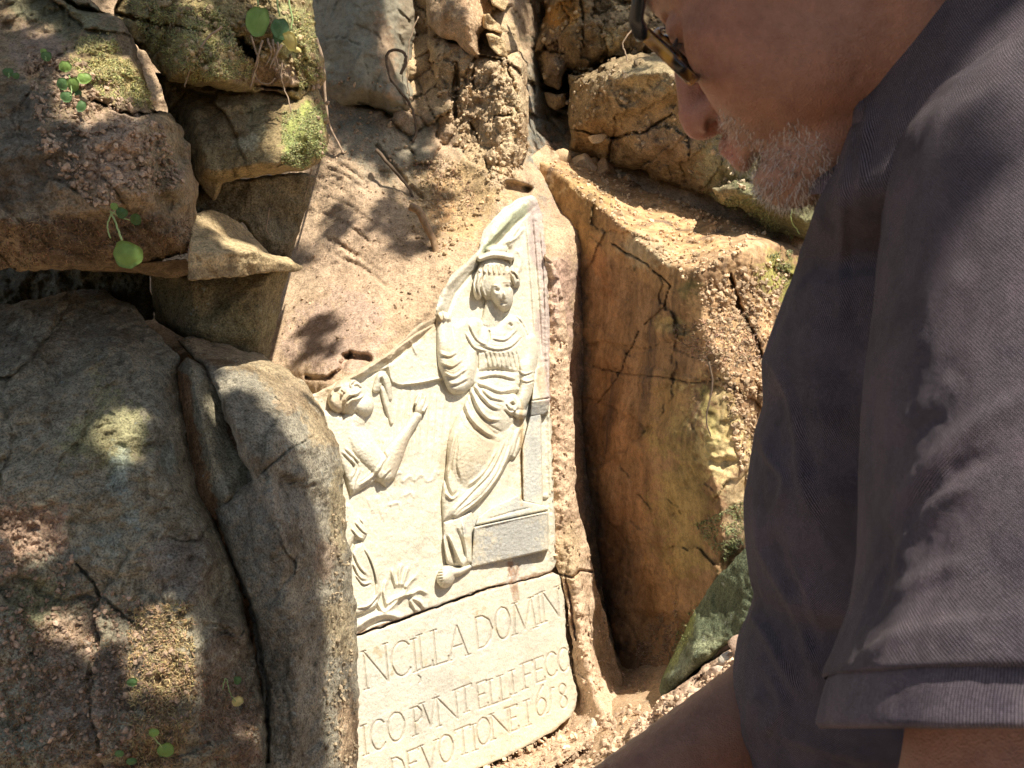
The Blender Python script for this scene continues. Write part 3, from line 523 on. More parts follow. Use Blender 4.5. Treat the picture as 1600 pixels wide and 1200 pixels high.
R('split_boulder', 'rounded grey boulder with a diagonal crack, directly left of the relief', 'boulder',
  [(272, 530, 1.34), (300, 523, 1.36), (350, 535, 1.38), (400, 550, 1.38), (440, 570, 1.37), (475, 595, 1.36), (505, 640, 1.33), (528, 690, 1.32), (538, 740, 1.31), (540, 800, 1.30), (548, 870, 1.30), (556, 940, 1.30), (560, 1010, 1.29), (562, 1080, 1.28), (560, 1150, 1.27), (555, 1330, 1.26), (400, 1330, 1.15), (400, 1200, 1.15), (410, 1110, 1.16), (395, 980, 1.15), (370, 900, 1.16), (340, 820, 1.18), (334, 796, 1.18), (356, 778, 1.17), (392, 748, 1.15), (372, 712, 1.16), (366, 690, 1.17), (350, 655, 1.19), (338, 612, 1.22), (316, 575, 1.26), (296, 552, 1.30)],
  [[(330, 570, 1.26), (380, 590, 1.22), (440, 640, 1.20), (470, 690, 1.19), (490, 750, 1.20)], [(352, 640, 1.17), (385, 700, 1.135), (405, 745, 1.12)], [(420, 720, 1.12), (440, 850, 1.11), (460, 1000, 1.12), (460, 1200, 1.11)], [(490, 700, 1.22), (450, 740, 1.15), (440, 752, 1.16)], [(515, 780, 1.24), (520, 900, 1.22), (530, 1050, 1.21), (525, 1200, 1.2)]],
  base=(.31, .28, .215), edge=12, er=.04, fb=(.10, .012), chip=(.24, .008), fine=.0026, seed=83, jit=4, mat=M_DARK,
  patches=[('l', [(280, 535), (350, 545), (430, 580), (490, 640), (515, 690)], 26, (.40, .31, .19), .9), ('e', 460, 620, 24, 24, 0, (.35, .26, .17), .6), ('e', 530, 800, 14, 80, 0, (.37, .30, .18), .8), ('e', 530, 980, 26, 60, 0, (.36, .29, .18), .8), ('e', 545, 1150, 22, 50, 0, (.45, .31, .19), .8), ('e', 430, 800, 60, 60, 0, (.26, .24, .2), .7), ('e', 510, 880, 20, 30, 0, (.3, .22, .16), .7)],  # first line puts the sunlit upper edge into the colour
  cracks=[([(495, 678), (465, 695), (440, 712), (405, 742)], 2.6, .007), ([(335, 820), (375, 905), (400, 980), (418, 1080), (420, 1190)], 6, .03)])
R('wedged_flake', 'narrow recessed flake of stone wedged in the crack between the two boulders', 'stone',
  [(276, 575, 1.29), (290, 558, 1.29), (320, 570, 1.29), (350, 610, 1.27), (370, 670, 1.25), (388, 710, 1.23), (408, 750, 1.21), (385, 775, 1.20), (358, 792, 1.19), (345, 815, 1.19), (330, 812, 1.20), (308, 770, 1.22), (294, 710, 1.25), (282, 640, 1.27)],
  [[(298, 575, 1.235), (312, 640, 1.215), (332, 720, 1.19), (356, 775, 1.165)]], base=(.30, .27, .19), edge=2, er=.004, fb=(.06, .005), seed=89, jit=2, soft=1, mat=M_DARK, thick=.12,
  patches=[('l', [(284, 590), (298, 680), (318, 770), (335, 810)], 13, (.30, .175, .09), .95), ('l', [(345, 600), (362, 670), (384, 720)], 6, (.28, .17, .09), .9), ('e', 350, 762, 10, 22, -20, (.45, .42, .33), .7)])
R('lichened_boulder', 'large lichen spotted boulder filling the lower left corner', 'boulder',
  [(-220, 500, 1.30), (-60, 480, 1.33), (40, 470, 1.34), (100, 452, 1.36), (160, 452, 1.38), (210, 480, 1.36), (250, 520, 1.33), (280, 552, 1.29), (284, 600, 1.26), (288, 650, 1.24), (300, 720, 1.22), (318, 780, 1.20), (345, 830, 1.18), (368, 890, 1.17), (385, 960, 1.16), (400, 1030, 1.16), (415, 1100, 1.15), (420, 1200, 1.14), (420, 1330, 1.14), (-220, 1330, 1.1)],
  [[(-180, 620, 1.18), (0, 590, 1.18), (80, 540, 1.24), (180, 540, 1.24), (240, 580, 1.22)], [(-180, 800, 1.10), (0, 780, 1.08), (120, 740, 1.10), (240, 740, 1.12), (290, 790, 1.14)], [(-180, 1000, 1.06), (0, 960, 1.05), (130, 900, 1.09), (215, 960, 1.10), (300, 960, 1.06), (370, 980, 1.10)], [(-180, 1200, 1.0), (60, 1180, 1.0), (200, 1120, 1.02), (300, 1150, 1.03), (390, 1180, 1.08)], [(230, 850, 1.10), (265, 905, 1.09), (320, 870, 1.11)]],
  base=(.32, .285, .205), edge=14, er=.04, fb=(.11, .016), seed=97, jit=5, mat=M_DARK, chip=(.19, .018), fine=.0036,
  patches=[('e', 95, 545, 36, 22, -10, (.46, .39, .27), .95), ('e', 140, 560, 14, 24, 0, (.38, .33, .22), .8), ('e', 170, 680, 60, 70, 0, (.32, .30, .16), .85), ('e', 185, 740, 22, 34, 10, (.30, .38, .35), .5), ('e', 205, 800, 16, 40, -20, (.28, .36, .34), .45), ('e', 170, 850, 30, 22, 0, (.28, .35, .32), .4), ('e', 262, 715, 16, 26, 0, (.28, .35, .32), .45), ('e', 120, 880, 50, 30, 0, (.2, .2, .17), .6), ('e', 40, 830, 50, 50, 0, (.42, .27, .19), .8), ('e', 60, 950, 50, 60, 0, (.22, .22, .12), .7), ('e', 280, 880, 60, 50, 0, (.24, .20, .16), .8),  # first two ellipses: sun patches laid in as paler colour
           ('e', 110, 990, 60, 40, -20, (.42, .29, .20), .8), ('l', [(250, 970), (262, 1060), (250, 1180)], 30, (.36, .25, .13), .8), ('e', 190, 1060, 50, 60, 0, (.16, .12, .09), .9), ('e', 110, 1100, 60, 90, 0, (.28, .21, .16), .7), ('e', 350, 1080, 50, 90, 0, (.19, .14, .10), .8), ('e', 380, 1150, 30, 60, 0, (.3, .2, .14), .8), ('e', 30, 1150, 40, 70, 0, (.22, .23, .17), .8)],
  cracks=[([(120, 880), (160, 930), (200, 968), (225, 985)], 6, .012)])

# ================================================================ the marble relief
class HF:
    def __init__(s, x0, x1, y0, y1, st=1.0):
        s.X, s.Y = np.meshgrid(np.arange(x0, x1, st), np.arange(y0, y1, st)); s.H = np.zeros(s.X.shape); s.st = st; s.x0 = x0; s.y0 = y0
    def box(s, pts, pad):
        P = np.array(pts)[:, :2]; a = P.min(0)-pad; b = P.max(0)+pad
        i0 = max(int((a[0]-s.x0)/s.st), 0); i1 = min(int((b[0]-s.x0)/s.st)+2, s.X.shape[1]); j0 = max(int((a[1]-s.y0)/s.st), 0); j1 = min(int((b[1]-s.y0)/s.st)+2, s.X.shape[0])
        return slice(j0, j1), slice(i0, i1)
    def mx(s, sl, h, k=.0015):
        a = s.H[sl]; t = np.clip(.5+.5*(h-a)/k, 0, 1); s.H[sl] = np.where(h > 0, a*(1-t)+h*t+k*t*(1-t), a)
    def cap(s, cx, cy, rx, ry, h, ang=0, base=0):
        r0 = max(rx, ry); sl = s.box([(cx, cy)], r0+2); a = math.radians(ang); x = s.X[sl]-cx; y = s.Y[sl]-cy
        u = (x*math.cos(a)+y*math.sin(a))/rx; v = (-x*math.sin(a)+y*math.cos(a))/ry; r = u*u+v*v
        s.mx(sl, np.where(r < 1, base+(h-base)*np.sqrt(np.clip(1-r, 0, 1)), 0))
    def tube(s, pts, w, h, base=0):               # w, h: lists along the line
        P = smooth_line(pts, 5); W = max(w); sl = s.box(P, W+2); d, t, _ = seg_dist(s.X[sl], s.Y[sl], P)
        wi = np.interp(t, np.linspace(0, 1, len(w)), w); hi = np.interp(t, np.linspace(0, 1, len(h)), h); r = d/wi
        s.mx(sl, np.where(r < 1, base+(hi-base)*np.sqrt(np.clip(1-r*r, 0, 1)), 0))
    def poly(s, pts, h, edge=8, grad=(0, 0), base=0):
        sl = s.box(pts, 2); x = s.X[sl]; y = s.Y[sl]; m = inpoly(x, y, pts); d = seg_dist(x, y, list(pts)+[pts[0]])[0]
        t = np.clip(d/edge, 0, 1); cx = np.mean([p[0] for p in pts]); cy = np.mean([p[1] for p in pts])
        hh = h+grad[0]*(x-cx)+grad[1]*(y-cy); s.mx(sl, np.where(m, np.maximum(base+(hh-base)*np.sqrt(1-(1-t)**2), 1e-5), 0))
    def add(s, pts, w, h, sm=True, only=True):    # raised (+) or cut (-) line, tapering at both ends
        P = smooth_line(pts, 5) if sm and len(pts) > 2 else np.array(pts, float); sl = s.box(P, w*1.6+2); d, t, _ = seg_dist(s.X[sl], s.Y[sl], P)
        tp = np.clip(np.minimum(t, 1-t)*6+.15, 0, 1); g = np.exp(-(d/w)**2*2.2)*tp*h
        m = (s.H[sl] > 0) if only else True
        s.H[sl] = np.where(m, s.H[sl]+g, s.H[sl])
    def fold(s, pts, w, h):                       # drapery fold: crest with a sharper hollow beneath it
        w = w*.75; h = h*.58; s.add(pts, w, h); P = np.array(pts, float); d = P[-1]-P[0]; n = np.array([-d[1], d[0]])/(np.hypot(*d)+1e-6)
        if n[1] < 0: n = -n
        s.add([tuple(p+n*w*1.1) for p in P], w*.75, -h*.9)
        for q_ in (-1.9, -.9, 2.3): s.add([tuple(p+n*w*(q_+RNG.normal(0, .25))) for p in P], w*.40, h*RNG.uniform(-.30, .32))

PN = np.array([.68, .08, -.73]); PN /= np.linalg.norm(PN)
_d0 = np.array([(700-800)/FPX, (600-700)/FPX, 1.0]); PK = 1.5*(PN@_d0)
def plane_d(X, Y): return PK/(PN[0]*(X-800)/FPX+PN[1]*(600-Y)/FPX+PN[2])
GX0, GX1, GY0, GY1 = 440, 915, 296, 1240
def newf(): return HF(GX0, GX1, GY0, GY1, 1.0)
BASE = newf(); PD = plane_d(BASE.X, BASE.Y); KD = .98     # relief height to depth along the view
up_ol = [(440, 640), (508, 606), (535, 591), (571, 571), (612, 545), (650, 509), (680, 494), (684, 464), (705, 428), (727, 409), (748, 389), (752, 365), (771, 340), (790, 322), (810, 309), (832, 305), (840, 310), (848, 340), (854, 392), (857, 450), (860, 520), (859, 600), (863, 700), (867, 800), (869, 878), (862, 894),
         (830, 904), (800, 911), (760, 919), (700, 941), (640, 962), (600, 977), (562, 990), (500, 1010), (440, 1030)]
low_ol = [(440, 1036), (500, 1015), (563, 995), (602, 982), (642, 967), (702, 946), (762, 924), (800, 915), (831, 908), (864, 897), (874, 902), (881, 925), (885, 990), (893, 1050), (903, 1082), (902, 1100), (893, 1120), (862, 1145), (820, 1168), (785, 1187), (740, 1204), (690, 1240), (440, 1240)]
low_ol = [(x, y-3.5) if k < 11 else (x, y) for k, (x, y) in enumerate(low_ol)]
BG = BASE
q3 = np.stack([BG.X/26, BG.Y/26, BG.X*0], -1); und = .0010*fbm(q3, 4, 5)
BG.H = np.full(BG.X.shape, .004)+und
# mouldings along the broken slanting edge and the right side
BG.add([(832, 312), (800, 335), (765, 372), (748, 398), (722, 422), (700, 446), (688, 478), (650, 516), (600, 556), (545, 592), (505, 614)], 11, .010, sm=False)
BG.add([(838, 320), (806, 350), (775, 384), (757, 410), (735, 430), (712, 458), (700, 488), (660, 526), (610, 566), (560, 596)], 4, -.006, sm=False)
BG.add([(836, 318), (846, 380), (852, 460), (856, 560), (860, 700), (863, 800), (866, 880)], 7, .008)
BG.add([(830, 330), (836, 400), (842, 480), (846, 560)], 3.0, -.006)
BG.add([(822, 335), (828, 400), (834, 480), (838, 540)], 4.5, .006)
BG.add([(842, 350), (848, 420), (851, 500)], 2.0, -.005)
# swirls above the head
BG.add([(800, 340), (786, 356), (770, 372), (762, 384)], 5, .007); BG.add([(812, 352), (800, 372), (796, 390)], 5, .006); BG.add([(806, 388), (814, 402), (812, 420), (806, 428)], 4, .003); BG.add([(790, 380), (806, 372), (818, 356)], 4, .005)
# hanging behind: raised field whose lower edge casts a line, then the pleated curtain
fld = [(546, 592), (612, 549), (652, 520), (690, 500), (700, 592), (660, 599), (622, 602), (612, 598), (606, 575)]
f2 = newf(); f2.poly(fld, .006, 3); BG.H += np.where(f2.H > 0, f2.H, 0)
BG.add([(690, 590), (660, 597), (620, 603)], 2.5, .005, sm=False); BG.add([(612, 600), (608, 570), (620, 545)], 3, .004); BG.add([(640, 530), (652, 556)], 3, .003)
for k in range(9): BG.add([(610+k*12, 612+(k % 3)*6), (608+k*12-2, 660), (606+k*11.5, 715+(k % 2)*12)], 4.0, .0026)
for k in range(5): BG.add([(640+k*11, 612), (636+k*11, 690)], 1.6, -.0022)
for pts in ([(600, 752), (612, 748), (620, 740), (630, 738)], [(626, 742), (630, 752), (640, 744), (648, 750), (656, 742), (664, 746)], [(662, 744), (668, 752), (677, 748), (681, 738), (688, 744)], [(630, 775), (642, 770), (648, 780)],
            [(605, 770), (612, 790), (616, 812)], [(590, 775), (596, 800), (600, 815)], [(575, 778), (582, 800)], [(606, 790), (622, 786), (628, 798)]): BG.add(pts, 4, .0018)
for pts in ([(585, 930), (600, 955), (625, 935), (640, 915)], [(604, 945), (618, 935), (634, 930), (650, 926)], [(620, 918), (614, 898), (612, 888)], [(624, 918), (624, 895), (628, 880)], [(628, 918), (634, 898), (638, 884)], [(632, 920), (642, 908), (650, 900)],
            [(640, 930), (656, 922), (668, 928)], [(642, 934), (656, 940), (664, 952)], [(640, 936), (646, 946), (652, 956)], [(606, 950), (600, 925), (604, 905)]): BG.add(pts, 4, .0065)
BG.add([(552, 985), (575, 968), (598, 960), (618, 962), (632, 970)], 7, .008); BG.add([(560, 990), (590, 972), (612, 968)], 3, -.005)
BG.add([(795, 905), (800, 880)], 2.5, -.003); BG.add([(806, 906), (812, 882)], 2.5, -.003)
for pts in ([(858, 800), (860, 870)],): BG.add(pts, 5, .004)
q9 = np.stack([BG.X/7, BG.Y/7, BG.X*0], -1); BG.H += .0004*fbm(q9, 3, 8)+.0015*fbm(np.stack([BG.X/12, BG.Y/12, BG.X*0], -1), 3, 18)*sstep(26, 4, seg_dist(BG.X, BG.Y, up_ol)[0])*sstep(940, 860, BG.Y)

MAR = np.array([.80, .735, .585])*.80
MK = .74
mcol = paint(BG.X, BG.Y, MAR, [('l', [(830, 320), (790, 352), (758, 388)], 7, (0.304, 0.334, 0.205), .75), ('l', [(760, 360), (730, 400), (700, 450)], 12, (0.441, 0.380, 0.289), .6), ('l', [(836, 320), (850, 450), (858, 620)], 12, (0.502, 0.395, 0.357), .8), ('l', [(500, 612), (560, 575), (620, 545), (680, 500)], 12, (0.441, 0.334, 0.213), .8),
     ('l', [(560, 990), (640, 963), (700, 942), (760, 920), (862, 893)], 3.5, (0.258, 0.129, 0.068), .8), ('l', [(797, 880), (802, 905), (806, 935)], 6, (0.319, 0.182, 0.114), .85), ('l', [(810, 884), (806, 905)], 4, (0.380, 0.251, 0.182), .7), ('e', 800, 835, 70, 45, -12, (0.456, 0.456, 0.426), .9), ('e', 832, 715, 16, 75, 0, (0.471, 0.471, 0.433), .9), ('e', 840, 640, 16, 14, 0, (0.350, 0.350, 0.334), .7),  # grey ellipses: shade on seat, pillar and arm rest fronts, put into colour
     ('e', 740, 700, 36, 70, 10, (0.562, 0.471, 0.334), .7), ('e', 780, 432, 26, 22, 0, (0.502, 0.410, 0.289), .7), ('e', 845, 595, 8, 26, 0, (0.471, 0.350, 0.228), .7), ('e', 528, 622, 18, 26, 0, (0.502, 0.395, 0.258), .7), ('e', 700, 560, 14, 30, 0, (0.532, 0.426, 0.258), .6), ('e', 700, 1060, 200, 110, -18, (0.562, 0.532, 0.456), .8), ('e', 620, 715, 14, 30, 30, (0.562, 0.456, 0.334), .6), ('e', 815, 700, 4, 70, 0, (0.471, 0.319, 0.152), .7),
     ('e', 700, 1090, 60, 40, -15, (0.502, 0.479, 0.418), .5), ('e', 640, 880, 60, 60, 0, (0.547, 0.502, 0.395), .5), ('e', 880, 1010, 8, 60, 0, (0.690, 0.638, 0.526), .5)], 9)

# ---- carved figures -------------------------------------------------
W_ = newf()
# trunk, shoulders, raised arm
W_.poly([(706, 508), (728, 494), (748, 505), (768, 512), (795, 490), (815, 494), (830, 520), (838, 560), (834, 590), (822, 604), (790, 612), (745, 606), (728, 600), (700, 560)], .017, 12)
W_.cap(775, 540, 46, 40, .024); W_.cap(777, 565, 34, 22, .023)
W_.tube([(741, 512), (740, 550), (730, 588), (720, 602)], [17, 16, 17, 14], [.020, .023, .025, .022])
W_.tube([(692, 500), (698, 540), (706, 575), (713, 600)], [12, 16, 21, 17], [.018, .028, .032, .026])
W_.cap(693, 497, 13, 11, .022, 20)
for a, b in (((684, 488), (690, 502)), ((692, 485), (696, 500)), ((701, 487), (702, 501))): W_.add([a, b], 3, .006)
for pts in ([(688, 552), (702, 556), (714, 550)], [(690, 566), (706, 572), (722, 562)], [(694, 582), (710, 588), (728, 576)], [(702, 600), (716, 598), (730, 590)]): W_.fold(pts, 4.5, .0055)
for pts in ([(733, 505), (746, 530), (764, 540)], [(728, 520), (742, 542), (760, 548)], [(744, 536), (775, 545), (799, 540), (815, 524)], [(768, 528), (790, 530), (808, 514)], [(795, 486), (815, 500), (827, 525), (832, 555)]): W_.fold(pts, 4.0, .0050)
W_.add([(764, 515), (765, 528), (763, 538)], 2.2, -.006); W_.add([(746, 548), (746, 580)], 3, -.009); W_.add([(795, 505), (800, 510)], 3, -.006)
for k in range(8):
    x = 757+k*7; W_.add([(x+RNG.normal(0, 1), 549), (x+3, 562), (x+6, 577)], 1.5, -.0026); W_.add([(x+3.5, 548), (x+6.5, 562), (x+9, 576)], 1.6, .0016)
W_.add([(744, 582), (775, 577), (808, 583)], 4.0, -.005); W_.fold([(746, 590), (775, 585), (806, 592)], 5, .006)
# skirt
sk = [(742, 590), (775, 586), (812, 596), (815, 610), (798, 622), (789, 650), (800, 664), (817, 668), (815, 700), (806, 716), (792, 722), (780, 750), (762, 774), (748, 788), (733, 800), (705, 812), (691, 818), (689, 780), (694, 740), (701, 704), (709, 678), (719, 648), (728, 622), (736, 603)]
W_.poly(sk, .019, 14)
W_.cap(738, 700, 40, 74, .034, 8); W_.cap(770, 640, 40, 48, .031, -10)
W_.tube([(800, 668), (790, 700), (772, 735), (745, 770), (712, 800)], [10, 14, 15, 14, 12], [.018, .022, .026, .026, .020])
for pts, w_, h in (([(744, 597), (762, 603), (782, 611), (806, 608)], 6, .008), ([(741, 600), (755, 620), (768, 633), (782, 640)], 6, .008), ([(736, 608), (749, 637), (764, 654), (782, 656)], 6.5, .009), ([(726, 628), (736, 652), (756, 672), (776, 684)], 8, .012), ([(752, 606), (768, 620), (788, 626)], 4.5, .006), ([(724, 642), (732, 660), (748, 672)], 4, .004),
                  ([(788, 690), (766, 735), (738, 766), (706, 800)], 5, .008), ([(800, 690), (782, 738), (754, 776), (716, 806)], 5, .009), ([(778, 700), (756, 738), (728, 762)], 4.5, .007), ([(810, 672), (800, 706), (786, 730)], 4, .006), ([(712, 676), (703, 712), (699, 745)], 5, .006), ([(720, 690), (716, 724), (722, 750)], 5, .003)):
    W_.fold(pts, w_, h)
W_.add([(693, 735), (699, 762), (707, 775), (714, 768)], 4, -.007); W_.add([(696, 770), (706, 779), (716, 772)], 3, .006)
# underskirt, foot
W_.poly([(691, 815), (722, 803), (738, 798), (741, 828), (740, 880), (722, 886), (697, 882), (693, 850)], .013, 7)
for pts, h in (([(692, 835), (696, 860), (702, 882)], .008), ([(703, 838), (713, 862), (724, 886)], .010), ([(722, 812), (728, 850), (732, 880)], .005)): W_.add(pts, 3.6, h)
W_.add([(698, 838), (706, 862), (711, 884)], 4.0, -.009); W_.add([(713, 825), (722, 850), (727, 872)], 4.0, -.007)
W_.cap(697, 901, 15, 19, .030, 18); W_.tube([(700, 896), (718, 893), (734, 886)], [10, 7, 4], [.024, .020, .014])
for k in range(6): W_.add([(683, 892+k*4.2), (692, 890+k*4.4)], 1.5, -.004)
# near arm and hand
W_.tube([(829, 530), (830, 556), (822, 585)], [10, 12, 15], [.020, .023, .027])
W_.tube([(822, 572), (824, 595), (820, 615), (812, 636)], [14, 13, 12, 11], [.029, .031, .031, .030])
for pts in ([(812, 592), (824, 596), (836, 592)], [(810, 578), (820, 584), (834, 580)]): W_.fold(pts, 3, .005)
W_.cap(798, 634, 15, 20, .034, 15); W_.cap(812, 646, 12, 10, .033)
W_.add([(790, 622), (800, 617), (808, 628), (806, 640), (796, 646)], 3, .006); W_.add([(799, 628), (802, 634)], 4, -.014); W_.add([(786, 640), (798, 650), (812, 654)], 2.5, -.005); W_.add([(790, 632), (796, 640), (806, 643)], 2.2, -.004)
# head
W_.tube([(772, 478), (768, 505)], [15, 17], [.022, .018]); 
W_.cap(774, 436, 30, 40, .036, -8); W_.cap(783, 455, 19, 33, .052, -12)
W_.tube([(750, 404), (772, 398), (799, 402)], [6, 7, 6], [.034, .040, .036]); W_.add([(750, 409), (774, 405), (799, 409)], 2.0, -.0035); W_.add([(751, 397), (774, 391), (798, 395)], 2.2, .002)
W_.cap(775, 390, 19, 9, .026)
W_.cap(750, 442, 11, 28, .030, 8); W_.cap(803, 432, 9, 19, .028, -20)
for k in range(8):
    x = 753+k*6.6; W_.add([(x, 413), (x-5+k*1.3, 421), (x-1+k*.6, 430-abs(k-4))], 2.4, .0050); W_.add([(x+3, 414), (x-1+k, 423)], 1.8, -.0035)
for pts in ([(797, 420), (808, 430), (811, 444)], [(805, 423), (813, 436)], [(742, 425), (739, 442), (746, 462)], [(751, 428), (746, 448), (753, 470)], [(757, 432), (754, 450), (760, 466)], [(800, 428), (804, 440), (803, 452)]): W_.add(pts, 2.4, .0055)
for pts in ([(746, 426), (743, 446), (749, 464)], [(755, 430), (750, 450), (757, 468)], [(802, 424), (809, 437)]): W_.add(pts, 1.7, -.005)
W_.cap(788, 460, 4, 12, .058, -10); W_.add([(789, 447), (795, 449), (800, 447)], 4.5, -.011); W_.add([(774, 452), (780, 454)], 4.0, -.007); W_.add([(784, 441), (794, 440), (802, 443)], 2.2, .0035); W_.add([(768, 446), (778, 446)], 2.0, .002)
W_.add([(781, 475), (786, 473.5), (792, 474)], 1.6, -.0045); W_.add([(782, 479), (790, 478)], 2.0, .003); W_.add([(782, 469), (786, 471)], 2.2, -.003)

# bench, pillar, arm rest (seat beside her)
B_ = newf()
B_.poly([(741, 822), (746, 808), (766, 792), (792, 781), (809, 772), (818, 782), (850, 788), (858, 797)], .020, 3)
B_.poly([(740, 823), (857, 798), (858, 860), (735, 888)], .026, 2.5, (.00009, -.00025))
B_.add([(745, 824), (800, 811), (856, 799)], 3, .004, sm=False); B_.add([(760, 812), (800, 800), (830, 793)], 2.2, -.003, sm=False)
P_ = newf(); P_.poly([(828, 649), (846, 646), (849, 791), (838, 792), (817, 785), (815, 700)], .017, 2.5, (.0002, -.00003))
A_ = newf(); A_.poly([(834, 574), (851, 568), (860, 622), (830, 627)], .020, 3, (0, .0003)); A_.poly([(830, 626), (860, 622), (857, 643), (850, 649), (828, 651)], .026, 2, (0, -.00055)); A_.cap(855, 642, 5, 8, .012)
A_.add([(843, 580), (847, 612)], 5, -.003); B_.cap(852, 775, 7, 6, .010)
# kneeling figure at the left
K_ = newf()
K_.poly([(498, 640), (520, 640), (540, 650), (566, 688), (590, 702), (606, 708), (622, 700), (616, 745), (604, 763), (588, 752), (562, 768), (548, 776), (536, 740), (520, 700), (480, 700), (480, 640)], .015, 12)
K_.tube([(545, 660), (568, 700), (598, 735)], [18, 22, 18], [.014, .024, .022])
K_.tube([(602, 738), (620, 700), (640, 668), (652, 650)], [18, 16, 10, 8], [.024, .024, .020, .018])
K_.cap(656, 637, 8, 15, .018, 15)
for a, b in (((650, 630), (655, 616)), ((655, 632), (659, 614)), ((660, 634), (664, 620)), ((662, 642), (667, 634))): K_.tube([a, b], [3.5, 2.5], [.017, .014])
for pts in ([(606, 706), (600, 722), (588, 742)], [(596, 700), (606, 712), (600, 730)], [(540, 700), (552, 712), (562, 722)], [(536, 706), (548, 718), (556, 726)], [(560, 760), (584, 742), (604, 712)], [(566, 766), (590, 752), (612, 730)], [(548, 750), (556, 730), (548, 712)], [(550, 770), (556, 748), (560, 738)]): K_.fold(pts, 4, .005)
K_.cap(545, 620, 27, 30, .028, -15); K_.cap(525, 628, 13, 19, .030, -20); K_.cap(568, 634, 17, 18, .026, 20); K_.cap(558, 658, 13, 22, .016)
for pts in ([(536, 630), (544, 618), (556, 616), (566, 608)], [(540, 636), (548, 626), (560, 623), (570, 616)], [(548, 606), (549, 598), (560, 592), (570, 598)], [(552, 600), (560, 600), (566, 606)], [(533, 618), (538, 610)], [(516, 620), (522, 608), (534, 602)]): K_.add(pts, 2.8, .008)
for pts in ([(542, 627), (552, 619), (562, 617)], [(548, 602), (556, 598)], [(533, 610), (538, 616)]): K_.add(pts, 2.0, -.006)
K_.tube([(588, 608), (596, 588), (604, 598), (609, 622)], [7, 8, 7, 5], [.012, .018, .015, .010]); K_.tube([(598, 606), (604, 630), (612, 660)], [6, 6, 4], [.011, .012, .008])
K_.add([(596, 590), (594, 600)], 3, -.006); K_.add([(585, 624), (590, 628)], 3, -.006)
K_.poly([(534, 782), (548, 786), (556, 800), (566, 812), (575, 834), (568, 846), (554, 842), (546, 862), (530, 850)], .012, 7)
for pts in ([(558, 800), (566, 814), (574, 822)], [(556, 816), (566, 828), (574, 834)], [(550, 826), (560, 838), (568, 842)]): K_.fold(pts, 3, .006)
K_.poly([(540, 868), (554, 850), (566, 846), (578, 862), (592, 896), (597, 926), (588, 950), (560, 962), (530, 966)], .014, 9)
for pts in ([(552, 862), (562, 884), (574, 898)], [(568, 852), (584, 884), (592, 916)], [(576, 862), (588, 900), (588, 930)], [(556, 898), (568, 912), (580, 910)], [(558, 950), (576, 946), (592, 928)], [(552, 880), (562, 900), (572, 906)]): K_.fold(pts, 3.5, .006)

up_m = inpoly(BG.X+2*noise3(q3*2, 3), BG.Y+2*noise3(q3*2+4, 3), up_ol)
reg = up_m
# how far each carving stands; the panel lies beneath all of them
relief = empty('marble_relief', PW(700, 900, plane_d(700., 900.)), 'broken white marble relief of a robed woman standing beside a seat, set in the rock', 'relief')
def edge_fall(ol, w_, r_):
    t = np.clip(seg_dist(BG.X, BG.Y, list(ol)+[ol[0]])[0]/w_, 0, 1); return r_*(1-np.sqrt(1-(1-t)**2))
sheet('background_panel', BG.X, BG.Y, PD-KD*BG.H+edge_fall(up_ol, 4, .003), up_m, .09, M_MARBLE, relief, mcol)
def figure(nm, f, lab):
    m = (f.H > .0012) & up_m
    D = PD-KD*(np.maximum(f.H, .002)+.0012)-KD*.0005*fbm(q9*1.5, 2, 12)
    o = sheet(nm, BG.X, BG.Y, D, m, .02, M_MARBLE, relief, mcol, write=True)
    if lab: o['label'] = lab
# keep the overlapping carvings apart: whichever stands highest owns the spot
ALL = {'w': W_, 'b': B_, 'p': P_, 'a': A_, 'k': K_}
figure('standing_woman', W_, 'standing woman in long robe looking down')
for f in (B_, P_, A_): f.H = np.where(W_.H > f.H+.001, 0, f.H)
P_.H = np.where(B_.H > P_.H+.001, 0, P_.H)
figure('seat_block', B_, 'flat seat block'); figure('seat_pillar', P_, 'upright pillar of the seat'); figure('arm_rest', A_, 'square arm rest block'); figure('kneeling_figure', K_, 'kneeling figure with raised hand, half hidden')

